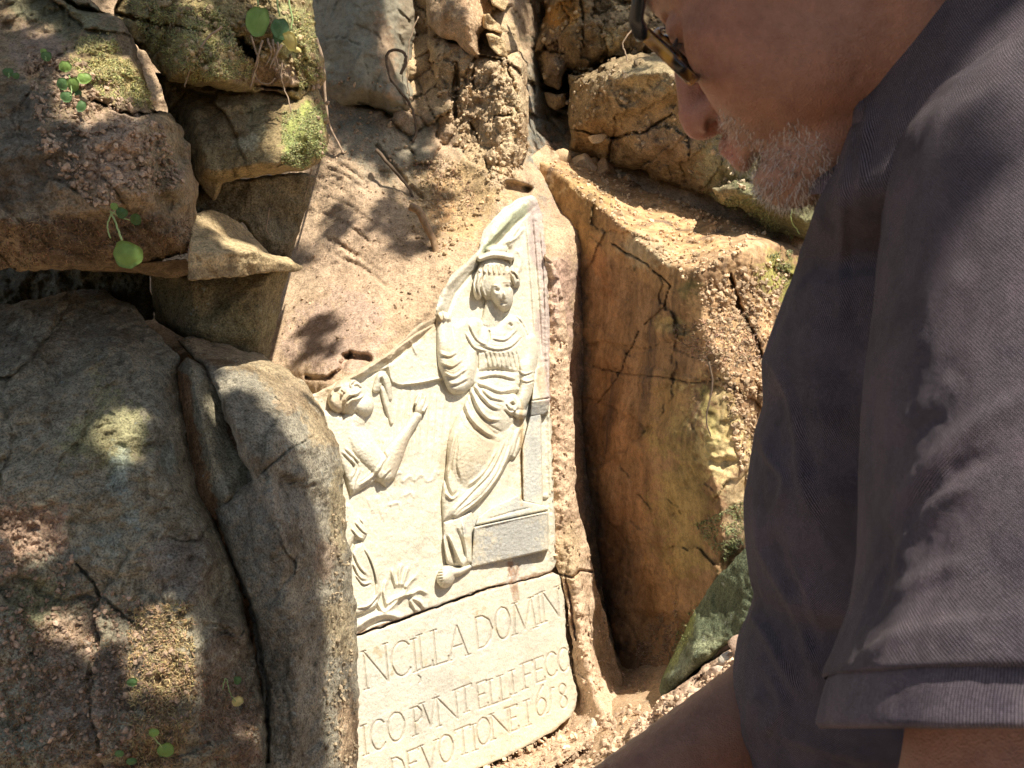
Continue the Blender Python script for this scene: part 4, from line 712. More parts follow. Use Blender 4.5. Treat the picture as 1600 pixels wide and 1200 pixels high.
# ---- inscription -----------------------------------------------------
GL = {  # strokes in a unit box, v up
 'N': [[(0, 0), (0, 1)], [(0, 1), (1, 0)], [(1, 0), (1, 1)]], 'I': [[(.5, 0), (.5, 1)]], 'L': [[(.1, 1), (.1, 0), (1, 0), (1, .14)]],
 'C': [[(1, .85), (.8, .98), (.5, 1), (.2, .85), (.02, .5), (.2, .15), (.5, 0), (.8, .03), (1, .16)]],
 'A': [[(0, 0), (.55, 1), (1, 0)], [(.22, .38), (.82, .38)]], 'D': [[(.08, 0), (.08, 1), (.5, .98), (.85, .8), (1, .5), (.85, .2), (.5, .02), (.08, 0)]],
 'O': [[(.5, 1), (.18, .88), (0, .5), (.18, .12), (.5, 0), (.82, .12), (1, .5), (.82, .88), (.5, 1)]], 'M': [[(0, 0), (.12, 1), (.5, .05), (.88, 1), (1, 0)]],
 'P': [[(.15, 0), (.15, 1), (.6, .98), (.95, .8), (.9, .56), (.5, .46), (.18, .48)]], 'V': [[(0, 1), (.5, 0), (1, 1)]], 'T': [[(.5, 0), (.5, 1)], [(0, .88), (0, 1), (1, 1), (1, .88)]],
 'E': [[(1, .9), (1, 1), (.1, 1), (.1, 0), (1, 0), (1, .12)], [(.1, .52), (.75, .52)]], 'F': [[(.1, 0), (.1, 1), (1, 1), (1, .88)], [(.1, .52), (.72, .52)]],
 '1': [[(.5, 0), (.5, 1)]], '6': [[(.85, 1.05), (.4, .8), (.08, .4), (.2, .08), (.55, 0), (.9, .18), (.95, .42), (.65, .6), (.25, .5), (.08, .35)]],
 '5': [[(1, 1.0), (.7, 1.0), (.55, .7), (.5, .35), (.3, .05), (0, 0)]], '8': [[(.5, .55), (.15, .72), (.2, .95), (.55, 1.05), (.88, .9), (.8, .68), (.3, .42), (.08, .2), (.3, 0), (.7, 0), (.95, .2), (.8, .42), (.5, .55)]],
 ',': [[(.2, 1), (.8, .7), (.7, .2), (.3, 0)]]}
SER = {'N': [(0, 0), (0, 1), (1, 1)], 'I': [(.5, 0), (.5, 1)], 'L': [(.1, 1), (.1, 0)], 'A': [(0, 0), (1, 0)], 'M': [(0, 0), (1, 0), (.12, 1), (.88, 1)], 'P': [(.15, 0), (.15, 1)], 'V': [(0, 1), (1, 1)], 'T': [(.5, 0)], 'F': [(.1, 0), (.1, 1)], '1': [(.5, 0), (.5, 1)]}
TXT = [('N', 570, 604, 1018, 1077, .35), ('C', 611, 640, 1009, 1061, .33), ('I', 644, 652, 1000, 1051, .33), ('L', 655, 674, 993, 1046, .33), ('L', 677, 699, 986, 1040, .33), ('A', 700, 729, 983, 1033, .33), ('D', 743, 769, 966, 1015, .33), ('O', 774, 797, 953, 1002, .34), ('M', 802, 835, 944, 992, .34), ('I', 838, 846, 930, 976, .34), ('N', 849, 872, 925, 972, .35),
       (',', 653, 658, 1056, 1068, .3), ('I', 566, 573, 1135, 1181, .40), ('C', 579, 601, 1131, 1176, .40), ('O', 606, 632, 1119, 1163, .40), ('P', 645, 660, 1107, 1150, .41), ('V', 661, 681, 1099, 1140, .41), ('N', 684, 713, 1090, 1135, .41), ('T', 716, 738, 1077, 1117, .40), ('E', 745, 761, 1069, 1109, .39), ('L', 765, 779, 1063, 1102, .38), ('L', 781, 796, 1057, 1096, .38), ('I', 798, 804, 1049, 1086, .38), ('F', 817, 833, 1038, 1077, .38), ('E', 835, 850, 1031, 1068, .38), ('C', 852, 869, 1024, 1060, .38), ('C', 872, 887, 1017, 1052, .38), ('E', 889, 898, 1012, 1045, .38),
       ('D', 612, 632, 1187, 1228, .40), ('E', 636, 655, 1176, 1217, .40), ('V', 659, 683, 1166, 1209, .40), ('O', 686, 708, 1153, 1195, .40), ('T', 712, 736, 1142, 1183, .39), ('I', 737, 744, 1134, 1174, .39), ('O', 745, 766, 1126, 1167, .39), ('N', 769, 794, 1116, 1156, .39), ('E', 796, 809, 1106, 1144, .39), ('1', 820, 828, 1096, 1135, .38), ('6', 836, 853, 1078, 1121, .38), ('5', 853, 867, 1080, 1115, .38), ('8', 873, 886, 1073, 1108, .38)]
TB = newf(); TB.H = np.full(TB.X.shape, .004)+und*.7+.0003*fbm(q9, 3, 8)
cut = np.zeros(TB.X.shape)
def groove(pts, w_):
    P = np.array(pts, float); sl = TB.box(P, w_+3); d = seg_dist(TB.X[sl], TB.Y[sl], P)[0]; cut[sl] = np.maximum(cut[sl], np.clip(1-d/w_, 0, 1))
for ch, x0, x1, yt, yb, sl_ in TXT:
    h = yb-yt; wd = x1-x0; lean = .10
    def m_(u, v): return (x0+u*wd-lean*h*(v-.5)*.9, yb-v*h-sl_*u*wd)
    for s_ in GL[ch]:
        s2 = smooth_line(s_, 4) if ch in 'COD8665' and len(s_) > 4 and ch != 'D' else s_
        groove([m_(u, v) for u, v in s2], 1.8 if ch in ',6581' else 2.0)
    for u, v in SER.get(ch, []):
        cx, cy = m_(u, v); k = 4.0 if ch in 'NMVA' else 4.6; groove([(cx-k, cy+k*sl_), (cx+k, cy-k*sl_)], 1.5)
TB.H -= .0033*cut
low_m = inpoly(BG.X+2*noise3(q3*2, 3), BG.Y+2*noise3(q3*2+4, 3), low_ol)
tcol = mcol*(1-.30*cut[..., None]*np.array([.8, .9, 1.0]))     # grime lying in the cut letters
o = sheet('inscribed_tablet', BG.X, BG.Y, PD-KD*TB.H+edge_fall(low_ol, 6, .005), low_m, .09, M_MARBLE, None, tcol)
tag(o, 'white marble tablet with cut Latin letters dated 1658, below the relief', 'tablet')

# ================================================================ the man
HF_ = np.array([-.6423, -.5519, .5319]); HU_ = np.array([-.5965, .7956, .1053]); HL_ = np.array([-.4813, -.2496, -.8403]); HS = 1.03
HU_ = HU_-HF_*(HU_@HF_); HU_ /= np.linalg.norm(HU_); HL_ = HL_-HF_*(HL_@HF_)-HU_*(HL_@HU_); HL_ /= np.linalg.norm(HL_)
HA = np.stack([HF_, HU_, HL_]); HC = np.array([.1745, .2670, .625])
def hl(f, u, l): return HC + HS*np.array([f, u, l])@HA
def rng_(a, b, s): return list(np.arange(a, b, s))
gx = np.array(rng_(-.24, .03, .006)+rng_(.03, .36, .0024)+rng_(.36, .66, .012)); gy = np.array(rng_(-1.50, -.62, .02)+rng_(-.62, -.30, .007)+rng_(-.30, .08, .010)+rng_(.08, .44, .0024)); gz = np.array(rng_(.40, .52, .008)+rng_(.52, .76, .0024)+rng_(.76, 1.16, .012))
SD = np.full((len(gx), len(gy), len(gz)), .05, np.float32)
def region(lo, hi, pad):
    s = []
    for g, a, b in ((gx, lo[0], hi[0]), (gy, lo[1], hi[1]), (gz, lo[2], hi[2])):
        s.append(slice(max(np.searchsorted(g, a-pad)-1, 0), min(np.searchsorted(g, b+pad)+1, len(g))))
    return tuple(s)
def pts_(sl): return np.stack(np.meshgrid(gx[sl[0]], gy[sl[1]], gz[sl[2]], indexing='ij'), -1).astype(np.float32)
def comb(sl, d, k, sub=False):
    a = SD[sl]
    if sub: d = -d; h = np.clip(.5-.5*(a-d)/k, 0, 1); SD[sl] = a*(1-h)+d*h+k*h*(1-h); return
    h = np.clip(.5+.5*(a-d)/k, 0, 1); SD[sl] = a*(1-h)+d*h-k*h*(1-h)
def ell(c, r, k=.012, A=HA, sub=False):
    c = np.array(c, float); r = np.array(r, float); R_ = max(r); sl = region(c-R_, c+R_, .04); q = ((pts_(sl)-c)@np.asarray(A).T)/r
    k0 = np.linalg.norm(q, axis=-1); k1 = np.linalg.norm(q/r, axis=-1)+1e-9; comb(sl, (k0*(k0-1)/k1), k, sub)
def cap_(a, b, ra, rb, k=.012, sub=False):
    a = np.array(a, float); b = np.array(b, float); R_ = max(ra, rb); sl = region(np.minimum(a, b)-R_, np.maximum(a, b)+R_, .04)
    p = pts_(sl)-a; ab = b-a; h = np.clip((p@ab)/(ab@ab), 0, 1); comb(sl, np.linalg.norm(p-h[..., None]*ab, axis=-1)-(ra+(rb-ra)*h), k, sub)
H_ = lambda f, u, l, r, k=.012, sub=False: ell(hl(f, u, l), np.array(r)*HS, k, HA, sub)
# trunk, shoulders, arms, legs (inside the clothes)
DWN = np.array([0, -.966, .259]); nb = np.array([.315, .115, .715])
I3 = np.eye(3)
ell((.31, -.02, .71), (.085, .15, .14), .05, I3); ell((.32, -.26, .74), (.095, .17, .135), .06, I3); ell((.335, -.44, .77), (.10, .10, .14), .05, I3)
cap_((.335, .075, .62), (.325, .075, .86), .05, .05, .04)
cap_(hl(-.035, -.045, 0), nb, .058, .064, .03); cap_(hl(-.02, -.085, 0), nb, .045, .06, .03)
nsh, nel, nwr = np.array([.30, .065, .535]), np.array([.238, -.225, .490]), np.array([.20, -.46, .56])
fsh, fel, fwr = np.array([.33, .06, .90]), np.array([.315, -.20, .86]), np.array([-.06, -.40, .735])
cap_(nsh, nel, .058, .053, .02); cap_(nel, nwr, .050, .027, .015); cap_(fsh, fel, .056, .045, .02); cap_(fel, fwr, .046, .029, .015)
def hand(w, dr, side, curl):
    dr = dr/np.linalg.norm(dr); side = side-dr*(side@dr); side /= np.linalg.norm(side); nn = np.cross(dr, side)
    A = np.stack([dr, side, nn]); ell(w+dr*.045, (.052, .040, .016), .010, A)
    for j, (o, ln) in enumerate(((-.028, .068), (-.009, .078), (.010, .072), (.029, .056))):
        p = w+dr*.085+side*o
        q = p+(dr*.8+nn*curl*.5)*ln*.45; t = q+(dr*.45+nn*curl)*ln*.45
        cap_(p-dr*.03, q, .0095, .0085, .003); cap_(q, t, .0085, .0070, .003)
    p = w+dr*.02-side*.03; q = p+(dr*.5-side*.6+nn*.4)*.045; cap_(p, q, .013, .010, .006); cap_(q, q+(dr*.8-side*.1+nn*.4)*.03, .010, .008, .004)
hand(fwr, fwr-fel, np.array([0., .2, 1.]), .7); hand(nwr, nwr-nel, np.array([-.2, 0, -1.]), .7)
for s in (-.095, .095):
    hip = np.array([.335, -.47, .77+s]); kn = hip+DWN*.42+np.array([-.03, 0, 0]); an = kn+DWN*.42+np.array([.02, 0, 0])
    cap_(hip, kn, .085, .058, .03); cap_(kn, an, .058, .038, .02)
# head
H_(-.015, .045, 0, (.098, .088, .076), .02); H_(.024, .0, 0, (.058, .080, .060), .02); H_(.028, -.066, 0, (.056, .042, .050), .02)
for s in (1, -1):
    H_(.048, -.020, s*.036, (.034, .030, .028), .018); H_(.030, -.055, s*.040, (.042, .030, .020), .018); H_(.060, -.048, s*.024, (.028, .032, .022), .015)
    cap_(hl(.070, .032, s*.012), hl(.052, .028, s*.050), .012, .010, .012)
    H_(.086, .006, s*.032, (.022, .014, .018), .008, True); H_(.0665, .006, s*.030, (.0145, .0135, .0145), .003)
    H_(.0710, .008, s*.030, (.0125, .0095, .0150), .002); cap_(hl(.0835, .0005, s*.020), hl(.0780, -.001, s*.044), .0016, .0016, .001, True)                         # upper lid
    H_(-.012, -.002, s*.078, (.018, .031, .007), .006); H_(-.020, .004, s*.086, (.014, .027, .006), .004); H_(-.010, -.002, s*.088, (.008, .016, .007), .003, True)
H_(.066, -.055, 0, (.034, .028, .034), .015); H_(.082, -.099, 0, (.026, .023, .027), .015); H_(.060, -.104, 0, (.036, .022, .034), .015)
for s in (1, -1): H_(.056, -.040, s*.040, (.026, .024, .017), .014)
cap_(hl(.078, .018, 0), hl(.104, -.030, 0), .0095, .0135, .010); ell(hl(.1050, -.0375, 0), (.0160, .0140, .0160), .006)
for s in (1, -1):
    ell(hl(.0955, -.042, s*.0150), (.0140, .0120, .0080), .004); ell(hl(.0980, -.0540, s*.0105), (.0110, .0085, .0058), .002, HA, True); ell(hl(.083, -.046, s*.0240), (.012, .0035, .0035), .004, HA, True)
nz = hl(.088, -.052, .020)
for s in (1, -1):
    cap_(hl(.1035, -.0505, s*.0100), hl(.0985, -.0470, s*.0215), .0046, .0036, .002, True)
for s in (1, -1):
    cap_(hl(.1045, -.0625, 0), hl(.088, -.066, s*.022), .0065, .0045, .005); cap_(hl(.1025, -.0735, 0), hl(.087, -.070, s*.021), .0078, .0045, .005)
    cap_(hl(.1035, -.0675, 0), hl(.090, -.068, s*.022), .0016, .0012, .002, True)
H_(.090, -.084, 0, (.012, .007, .018), .006, True)
def nets(S):
    ins = S < 0; nx, ny, nz = S.shape; num = np.zeros((nx-1, ny-1, nz-1), np.uint8)
    for a in (0, 1):
        for b in (0, 1):
            for c in (0, 1): num += ins[a:nx-1+a, b:ny-1+b, c:nz-1+c]
    act = (num > 0) & (num < 8); I, J, K = np.nonzero(act); vid = np.full(act.shape, -1, np.int64); vid[I, J, K] = np.arange(len(I))
    G = [gx, gy, gz]; acc = np.zeros((len(I), 3)); cnt = np.zeros(len(I))
    cor = [(a, b, c) for a in (0, 1) for b in (0, 1) for c in (0, 1)]
    for p in cor:
        for ax in range(3):
            if p[ax]: continue
            q = list(p); q[ax] = 1
            v0 = S[I+p[0], J+p[1], K+p[2]]; v1 = S[I+q[0], J+q[1], K+q[2]]; m = (v0 < 0) != (v1 < 0); t = np.where(m, v0/np.where(m, v0-v1, 1), 0)
            P0 = np.stack([gx[I+p[0]], gy[J+p[1]], gz[K+p[2]]], -1); P1 = np.stack([gx[I+q[0]], gy[J+q[1]], gz[K+q[2]]], -1)
            acc[m] += (P0+(P1-P0)*t[:, None])[m]; cnt[m] += 1
    V = acc/cnt[:, None]; F = []
    for ax in range(3):
        a = ins; sl0 = [slice(1, -1)]*3; sl0[ax] = slice(0, -1); sl1 = [slice(1, -1)]*3; sl1[ax] = slice(1, None)
        i0 = ins[tuple(sl0)]; i1 = ins[tuple(sl1)]; E = np.argwhere(i0 != i1); fl = i0[i0 != i1]
        E = E+1; E[:, ax] -= 1; o1, o2 = [k for k in range(3) if k != ax]
        def cell(d1, d2):
            c = E.copy(); c[:, o1] -= d1; c[:, o2] -= d2; return vid[c[:, 0], c[:, 1], c[:, 2]]
        q = np.stack([cell(1, 1), cell(0, 1), cell(0, 0), cell(1, 0)], -1)
        if ax == 1: fl = ~fl
        q[fl] = q[fl][:, ::-1]; F.append(q)
    return V, np.vstack(F)
bv, bf = nets(SD); del SD
bf = bf[:, ::-1]
loc = (bv-HC)@HA.T/HS                                # head coordinates of every skin point
inhead = (np.linalg.norm(loc, axis=1) < .16)
vn = np.zeros_like(bv); q_ = bv[bf]; fn_ = np.cross(q_[:, 2]-q_[:, 0], q_[:, 3]-q_[:, 1])
for k in range(4): np.add.at(vn, bf[:, k], fn_)
vn /= np.linalg.norm(vn, axis=1, keepdims=True)+1e-12
def crease(a, b, w_, h):                          # a wrinkle between two head points, both sides of the face
    global bv
    for s in (1, -1):
        A_ = hl(a[0], a[1], s*a[2]); B_2 = hl(b[0], b[1], s*b[2]); ab = B_2-A_; t = np.clip((bv-A_)@ab/(ab@ab), 0, 1); d = np.linalg.norm(bv-A_-t[:, None]*ab, axis=1); bv = bv-vn*(h*np.exp(-(d/w_)**2)*np.sin(np.pi*np.clip(t, .08, .92)))[:, None]
crease((.082, -.040, .024), (.062, -.074, .040), .0030, .0016); crease((.066, -.004, .046), (.048, -.016, .060), .0016, .0008); crease((.060, .002, .052), (.040, .000, .066), .0014, .0007)
crease((.058, .008, .054), (.038, .014, .068), .0014, .0007); crease((.070, -.010, .040), (.052, -.026, .054), .0018, .0008); crease((.020, -.030, .064), (.0, -.065, .058), .003, .0012); crease((.004, -.08, .05), (.02, -.095, .045), .003, .0014)
bv = bv+vn*(.00035*fbm(bv/.007, 3, 71)*inhead)[:, None]
SKIN = np.array([.33, .160, .102])
bcol = np.tile(SKIN, (len(bv), 1)); n_ = fbm(bv/.02, 3, 5)*.10; bcol *= (1+n_)[:, None]
def blend(mask, col): bcol[:] = bcol*(1-mask[:, None])+np.array(col)*mask[:, None]
g3 = lambda c, r: np.exp(-(((loc-np.array(c))/np.array(r))**2).sum(1))
blend(.75*inhead*(g3((.112, -.040, 0), (.022, .018, .022))), (.42, .16, .12))
blend(.5*inhead*(g3((.06, -.02, .05), (.03, .025, .04))), (.42, .19, .13))
blend(.85*inhead*(g3((.100, -.0675, 0), (.014, .0090, .024))), (.40, .135, .11))
brd = inhead*np.clip(sstep(-.072, -.084, loc[:, 1]+.25*(.08-loc[:, 0]))+sstep(.074, .084, loc[:, 0])*sstep(-.046, -.054, loc[:, 1]), 0, 1)*sstep(.044, .060, loc[:, 0])*(1-g3((.100, -.0675, 0), (.016, .0085, .024)))
blend(.8*inhead*g3((.0985, -.0475, .017), (.0055, .006, .006)), (.07, .03, .02)); blend(.8*inhead*g3((.0985, -.0475, -.017), (.0055, .006, .006)), (.07, .03, .02))  # nostril shade painted into the skin colour
blend(.30*brd, (.34, .26, .20))
WR = .8*inhead*sstep(.25, .7, fbm(loc/.010*np.array([1, 1.6, 1]), 3, 61))
blend(.22*WR, (.24, .11, .075))
for mx_ in ((.055, -.022, .058, .0024), (.040, -.005, .064, .0026), (.050, -.038, .055, .0020), (.048, .0, .06, .0016), (.03, -.02, .066, .0018)):
    blend(.5*inhead*g3(mx_[:3], (mx_[3],)*3), (.14, .06, .04))
def skin_mat():
    m, t, b = nmat('tanned_skin'); L = t.links.new; a = t.nodes.new('ShaderNodeVertexColor'); a.layer_name = 'Col'
    geo = t.nodes.new('ShaderNodeNewGeometry'); n = N(t, 'ShaderNodeTexNoise', Scale=260.0, Detail=5.0, Roughness=.6); L(geo.outputs['Position'], n.inputs['Vector'])
    n2 = N(t, 'ShaderNodeTexNoise', Scale=48.0, Detail=4.0, Roughness=.6); L(geo.outputs['Position'], n2.inputs['Vector'])
    r = ramp(t, [(.3, (.82, .76, .76)), (.5, (1, 1, 1)), (.7, (1.12, 1.08, 1.05))]); L(n2.outputs[0], r.inputs[0]); r2 = ramp(t, [(.35, (.90, .88, .86)), (.65, (1.07, 1.07, 1.07))]); L(n.outputs[0], r2.inputs[0])
    L(mul(t, mul(t, a.outputs[0], r.outputs[0]), r2.outputs[0]), b.inputs['Base Color']); b.inputs['Roughness'].default_value = .48; b.inputs['Specular IOR Level'].default_value = .4
    b.inputs['Subsurface Weight'].default_value = .18; b.inputs['Subsurface Radius'].default_value = (.008, .003, .0015); b.inputs['Subsurface Scale'].default_value = 1.0
    vo = N(t, 'ShaderNodeTexVoronoi', Scale=900.0); L(geo.outputs['Position'], vo.inputs['Vector']); bp = N(t, 'ShaderNodeBump', Strength=.55, Distance=.0010)
    mm = t.nodes.new('ShaderNodeMath'); mm.operation = 'ADD'; L(vo.outputs[0], mm.inputs[0]); L(n.outputs[0], mm.inputs[1]); L(mm.outputs[0], bp.inputs['Height']); L(bp.outputs[0], b.inputs['Normal'])
    return m
M_SKIN = skin_mat()
feet = c2w(np.array([.335, -.47, .77])+DWN*.90)
person = empty('person', feet, 'man in black framed glasses and dark polo shirt bending over the relief', 'person')
mesh_np('body', c2w(bv), bf, M_SKIN, person, True, bcol)

# ---- hairs: thin tapered three-sided slivers ------------------------
def hairs(name, roots, dirs, lens, rad, mat, parent, cols, bend=.3, kind='stuff'):
    n = len(roots); dirs = dirs/np.linalg.norm(dirs, axis=1, keepdims=True); rv = RNG.normal(0, 1, (n, 3)); s1 = np.cross(dirs, rv); s1 /= np.linalg.norm(s1, axis=1, keepdims=True); s2 = np.cross(dirs, s1)
    V = []; F = []
    mid = roots+dirs*lens[:, None]*.5; tip = roots+(dirs+s1*bend)*lens[:, None]
    for q, k in ((roots, 1.0), (mid, .8)):
        for a in (0, 2.09, 4.19): V.append(q+(s1*math.cos(a)+s2*math.sin(a))*rad*k)
    V.append(tip); V = np.stack(V, 1).reshape(-1, 3); b = np.arange(n)[:, None]*7
    fs = [(0, 1, 4, 3), (1, 2, 5, 4), (2, 0, 3, 5)]; ft = [(3, 4, 6, -1), (4, 5, 6, -1), (5, 3, 6, -1)]
    F = np.vstack([np.where(np.array(f) < 0, -1, b+np.array(f)) for f in fs+ft])
    o = mesh_np(name, c2w(V), F, mat, parent, True, np.repeat(cols, 7, 0)); 
    if kind: o['kind'] = kind
    return o
def hair_mat():
    m, t, b = nmat('short_hair'); a = t.nodes.new('ShaderNodeVertexColor'); a.layer_name = 'Col'; t.links.new(a.outputs[0], b.inputs['Base Color']); b.inputs['Roughness'].default_value = .5
    n = N(t, 'ShaderNodeTexNoise', Scale=800.0); r = ramp(t, [(.3, (.9,)*3), (.7, (1.1,)*3)]); t.links.new(n.outputs[0], r.inputs[0]); t.links.new(mul(t, a.outputs[0], r.outputs[0]), b.inputs['Base Color']); return m
M_HAIR = hair_mat()
P4 = bv[bf]; fc = P4.mean(1); fn = np.cross(P4[:, 2]-P4[:, 0], P4[:, 3]-P4[:, 1]); fn /= (np.linalg.norm(fn, axis=1, keepdims=True)+1e-12)
lc = (fc-HC)@HA.T/HS
wgt = brd[bf].mean(1); near = (np.linalg.norm(lc, axis=1) < .16)
pr = wgt*near; pr = np.where(pr > .15, pr, 0); NB = 4200; pick = RNG.choice(len(fc), NB, p=pr/pr.sum())
dn = -HU_*.45+HF_*.2
rt = fc[pick]+RNG.normal(0, .0009, (NB, 3)); dr = fn[pick]*.55+dn+RNG.normal(0, .28, (NB, 3)); w_ = RNG.random(NB)
hc = np.where((w_ < .6)[:, None], np.array([.85, .80, .72]), np.where((w_ < .8)[:, None], np.array([.30, .22, .15]), np.array([.07, .05, .04])))
hairs('beard', rt, dr, RNG.uniform(.0025, .0065, NB)*(.6+.7*sstep(-.06, -.10, lc[pick][:, 1])), .00017, M_HAIR, person, hc)
# eyelashes and brows
for s in (1, -1):
    n = 90; t = np.linspace(-1, 1, n); ro = np.array([hl(.0815-.005*abs(q), .0015-.001*q*q, s*(.031+.0130*q)) for q in t]); d = np.tile(HF_*.8-HU_*.35, (n, 1))+RNG.normal(0, .16, (n, 3))+np.outer(t*s*.5, HL_)
    hairs('eyelashes', ro, d, RNG.uniform(.007, .011, n), .00016, M_HAIR, person, np.tile(np.array([.10, .08, .07]), (n, 1)), .4)
    n = 380; q = RNG.uniform(-1, 1, n); ro = np.array([hl(.082-.020*((x+1)/2)**2, .031+.006*math.cos(x)+RNG.normal(0, .003), s*(.032+.020*x)) for x in q]); d = np.tile(HF_*.7+HU_*.1, (n, 1))+np.outer(np.full(n, s*.7), HL_)+RNG.normal(0, .25, (n, 3))
    hairs('eyebrow', ro, d, RNG.uniform(.006, .011, n), .00015, M_HAIR, person, np.tile(np.array([.28, .24, .20]), (n, 1)))
sc_ = near & (lc[:, 1] > .055-.6*np.clip(-lc[:, 0], -.05, .06)) & (lc[:, 0] < .085); k = np.nonzero(sc_)[0]; pick = RNG.choice(k, 6000)
hairs('head_hair', fc[pick], fn[pick]*.6-HU_*.2-HF_*.3+RNG.normal(0, .2, (6000, 3)), RNG.uniform(.006, .014, 6000), .0002, M_HAIR, person, np.tile(np.array([.16, .13, .11]), (6000, 1)))

# ---- shirt ---------------------------------------------------------
def cloth_mat(name, rib=False):
    m, t, b = nmat(name); L = t.links.new; uv = t.nodes.new('ShaderNodeUVMap'); uv.uv_map = 'UVMap'
    def wave(rot, sc):
        mp = t.nodes.new('ShaderNodeMapping'); mp.inputs['Rotation'].default_value = (0, 0, rot); L(uv.outputs[0], mp.inputs[0]); w2 = N(t, 'ShaderNodeTexWave', Scale=sc, Distortion=.25, Detail=1.0); w2.inputs['Detail Scale'].default_value = 40.0; L(mp.outputs[0], w2.inputs['Vector']); return w2
    if rib: a = wave(0, 240); bb = wave(1.57, 420)
    else: a = wave(math.radians(38), 290); bb = wave(math.radians(-52), 290)
    mm = t.nodes.new('ShaderNodeMath'); mm.operation = 'MULTIPLY' if not rib else 'MULTIPLY_ADD'; L(a.outputs['Fac'], mm.inputs[0])
    if rib:
        mm.inputs[1].default_value = .45; hb = t.nodes.new('ShaderNodeMath'); hb.operation = 'MULTIPLY'; hb.inputs[1].default_value = .28; L(bb.outputs['Fac'], hb.inputs[0]); L(hb.outputs[0], mm.inputs[2])
    else: L(bb.outputs['Fac'], mm.inputs[1])
    geo = t.nodes.new('ShaderNodeNewGeometry'); n = N(t, 'ShaderNodeTexNoise', Scale=26.0, Detail=6.0, Roughness=.65); L(geo.outputs['Position'], n.inputs['Vector'])
    fz = N(t, 'ShaderNodeTexNoise', Scale=700.0, Detail=3.0); L(geo.outputs['Position'], fz.inputs['Vector'])
    r = ramp(t, [(.0, (.016, .013, .0165)), (.4, (.090, .073, .086)), (1.0, (.46, .385, .43))]); L(mm.outputs[0], r.inputs[0])
    r2 = ramp(t, [(.33, (.66, .66, .72)), (.5, (1, 1, 1)), (.68, (1.25, 1.18, 1.2))]); L(n.outputs[0], r2.inputs[0]); r3 = ramp(t, [(.35, (.8,)*3), (.65, (1.2,)*3)]); L(fz.outputs[0], r3.inputs[0])
    L(mul(t, mul(t, r.outputs[0], r2.outputs[0]), r3.outputs[0]), b.inputs['Base Color']); b.inputs['Roughness'].default_value = .85; b.inputs['Specular IOR Level'].default_value = .12
    b.inputs['Sheen Weight'].default_value = .06; b.inputs['Sheen Roughness'].default_value = .5; b.inputs['Sheen Tint'].default_value = (.9, .75, .68, 1)
    ad = t.nodes.new('ShaderNodeMath'); ad.operation = 'MULTIPLY_ADD'; L(fz.outputs[0], ad.inputs[0]); ad.inputs[1].default_value = .4; L(mm.outputs[0], ad.inputs[2])
    bp = N(t, 'ShaderNodeBump', Strength=.8, Distance=.0007); L(ad.outputs[0], bp.inputs['Height']); L(bp.outputs[0], b.inputs['Normal']); return m
M_KNIT = cloth_mat('dark_pique_knit'); M_RIB = cloth_mat('ribbed_knit_band', True)

def tube_rows(rows, nth, dref, phi=0., ex=1.):
    """rows: (py, target silhouette px, a, b, cz) sampled finely; returns camera-axis grid of points and outward normals"""
    th = np.linspace(0, 2*math.pi, nth, endpoint=False); R_ = []
    for py, sx, a, b, cz in rows:
        y = (600-py)/FPX*dref; ct = np.sign(np.cos(th))*np.abs(np.cos(th))**ex; st = np.sign(np.sin(th))*np.abs(np.sin(th))**ex
        u = -ct*a*math.cos(phi)-st*b*math.sin(phi); zz = cz-st*b*math.cos(phi)+ct*a*math.sin(phi)
        lo, hi = -.5, 1.5
        for _ in range(30):
            cx = (lo+hi)/2; x = 800+FPX*((cx+u)/zz).min()
            if x < sx: lo = cx
            else: hi = cx
        R_.append(np.stack([cx+u, np.full(nth, y), zz], -1))
    return np.array(R_)
def displace(G, strokes, noise_amp, noise_scale, seed, closed=True, extra=None):
    du = np.roll(G, -1, 1)-np.roll(G, 1, 1); dv = np.gradient(G, axis=0); n = np.cross(du, dv); n /= np.linalg.norm(n, axis=-1, keepdims=True)+1e-12
    cen = G.mean(1, keepdims=True); s = np.sign(((G-cen)*n).sum(-1).mean()); n = n*s
    X, Y = proj(G); front = (n*G).sum(-1) < .05; h = np.zeros(X.shape)
    for pts, w_, a in strokes:
        w_ = w_*1.5; a = a*.42
        d, t, _ = seg_dist(X, Y, smooth_line(pts, 5)); tp = np.clip(np.minimum(t, 1-t)*5+.05, 0, 1); h += np.where(front, np.exp(-(d/w_)**2*2)*tp*a, 0)
    q = G/noise_scale; q = q*np.array([1, .45, 1]); h += noise_amp*fbm(q, 3, seed, .5, False)
    if extra is not None: h += extra(X, Y, G, front)
    return G+n*h[..., None]
def tube_obj(name, G, mat, parent, uvG=None):
    r, n = G.shape[:2]; V = G.reshape(-1, 3); i = np.arange(r-1)[:, None]*n; j = np.arange(n)[None]; k = (j+1) % n
    F = np.stack([i+j, i+k, i+n+k, i+n+j], -1).reshape(-1, 4)
    K = G if uvG is None else uvG; per = np.linalg.norm(np.roll(K, -1, 1)-K, axis=-1)
    # loops need a seam: duplicate the last column
    G2 = np.concatenate([G, G[:, :1]], 1); U2 = np.cumsum(np.concatenate([np.zeros((r, 1)), per], 1), 1); Vv = np.cumsum(np.concatenate([np.zeros((1, n+1)), np.linalg.norm(np.diff(np.concatenate([K, K[:, :1]], 1), axis=0), axis=-1)]), 0)
    i = np.arange(r-1)[:, None]*(n+1); F = np.stack([i+j, i+j+1, i+n+1+j+1, i+n+1+j], -1).reshape(-1, 4)
    uv = np.stack([U2*0+U2[r//2:r//2+1], Vv], -1).reshape(-1, 2)
    return mesh_np(name, c2w(G2.reshape(-1, 3)), F, mat, parent, True, None, uv)
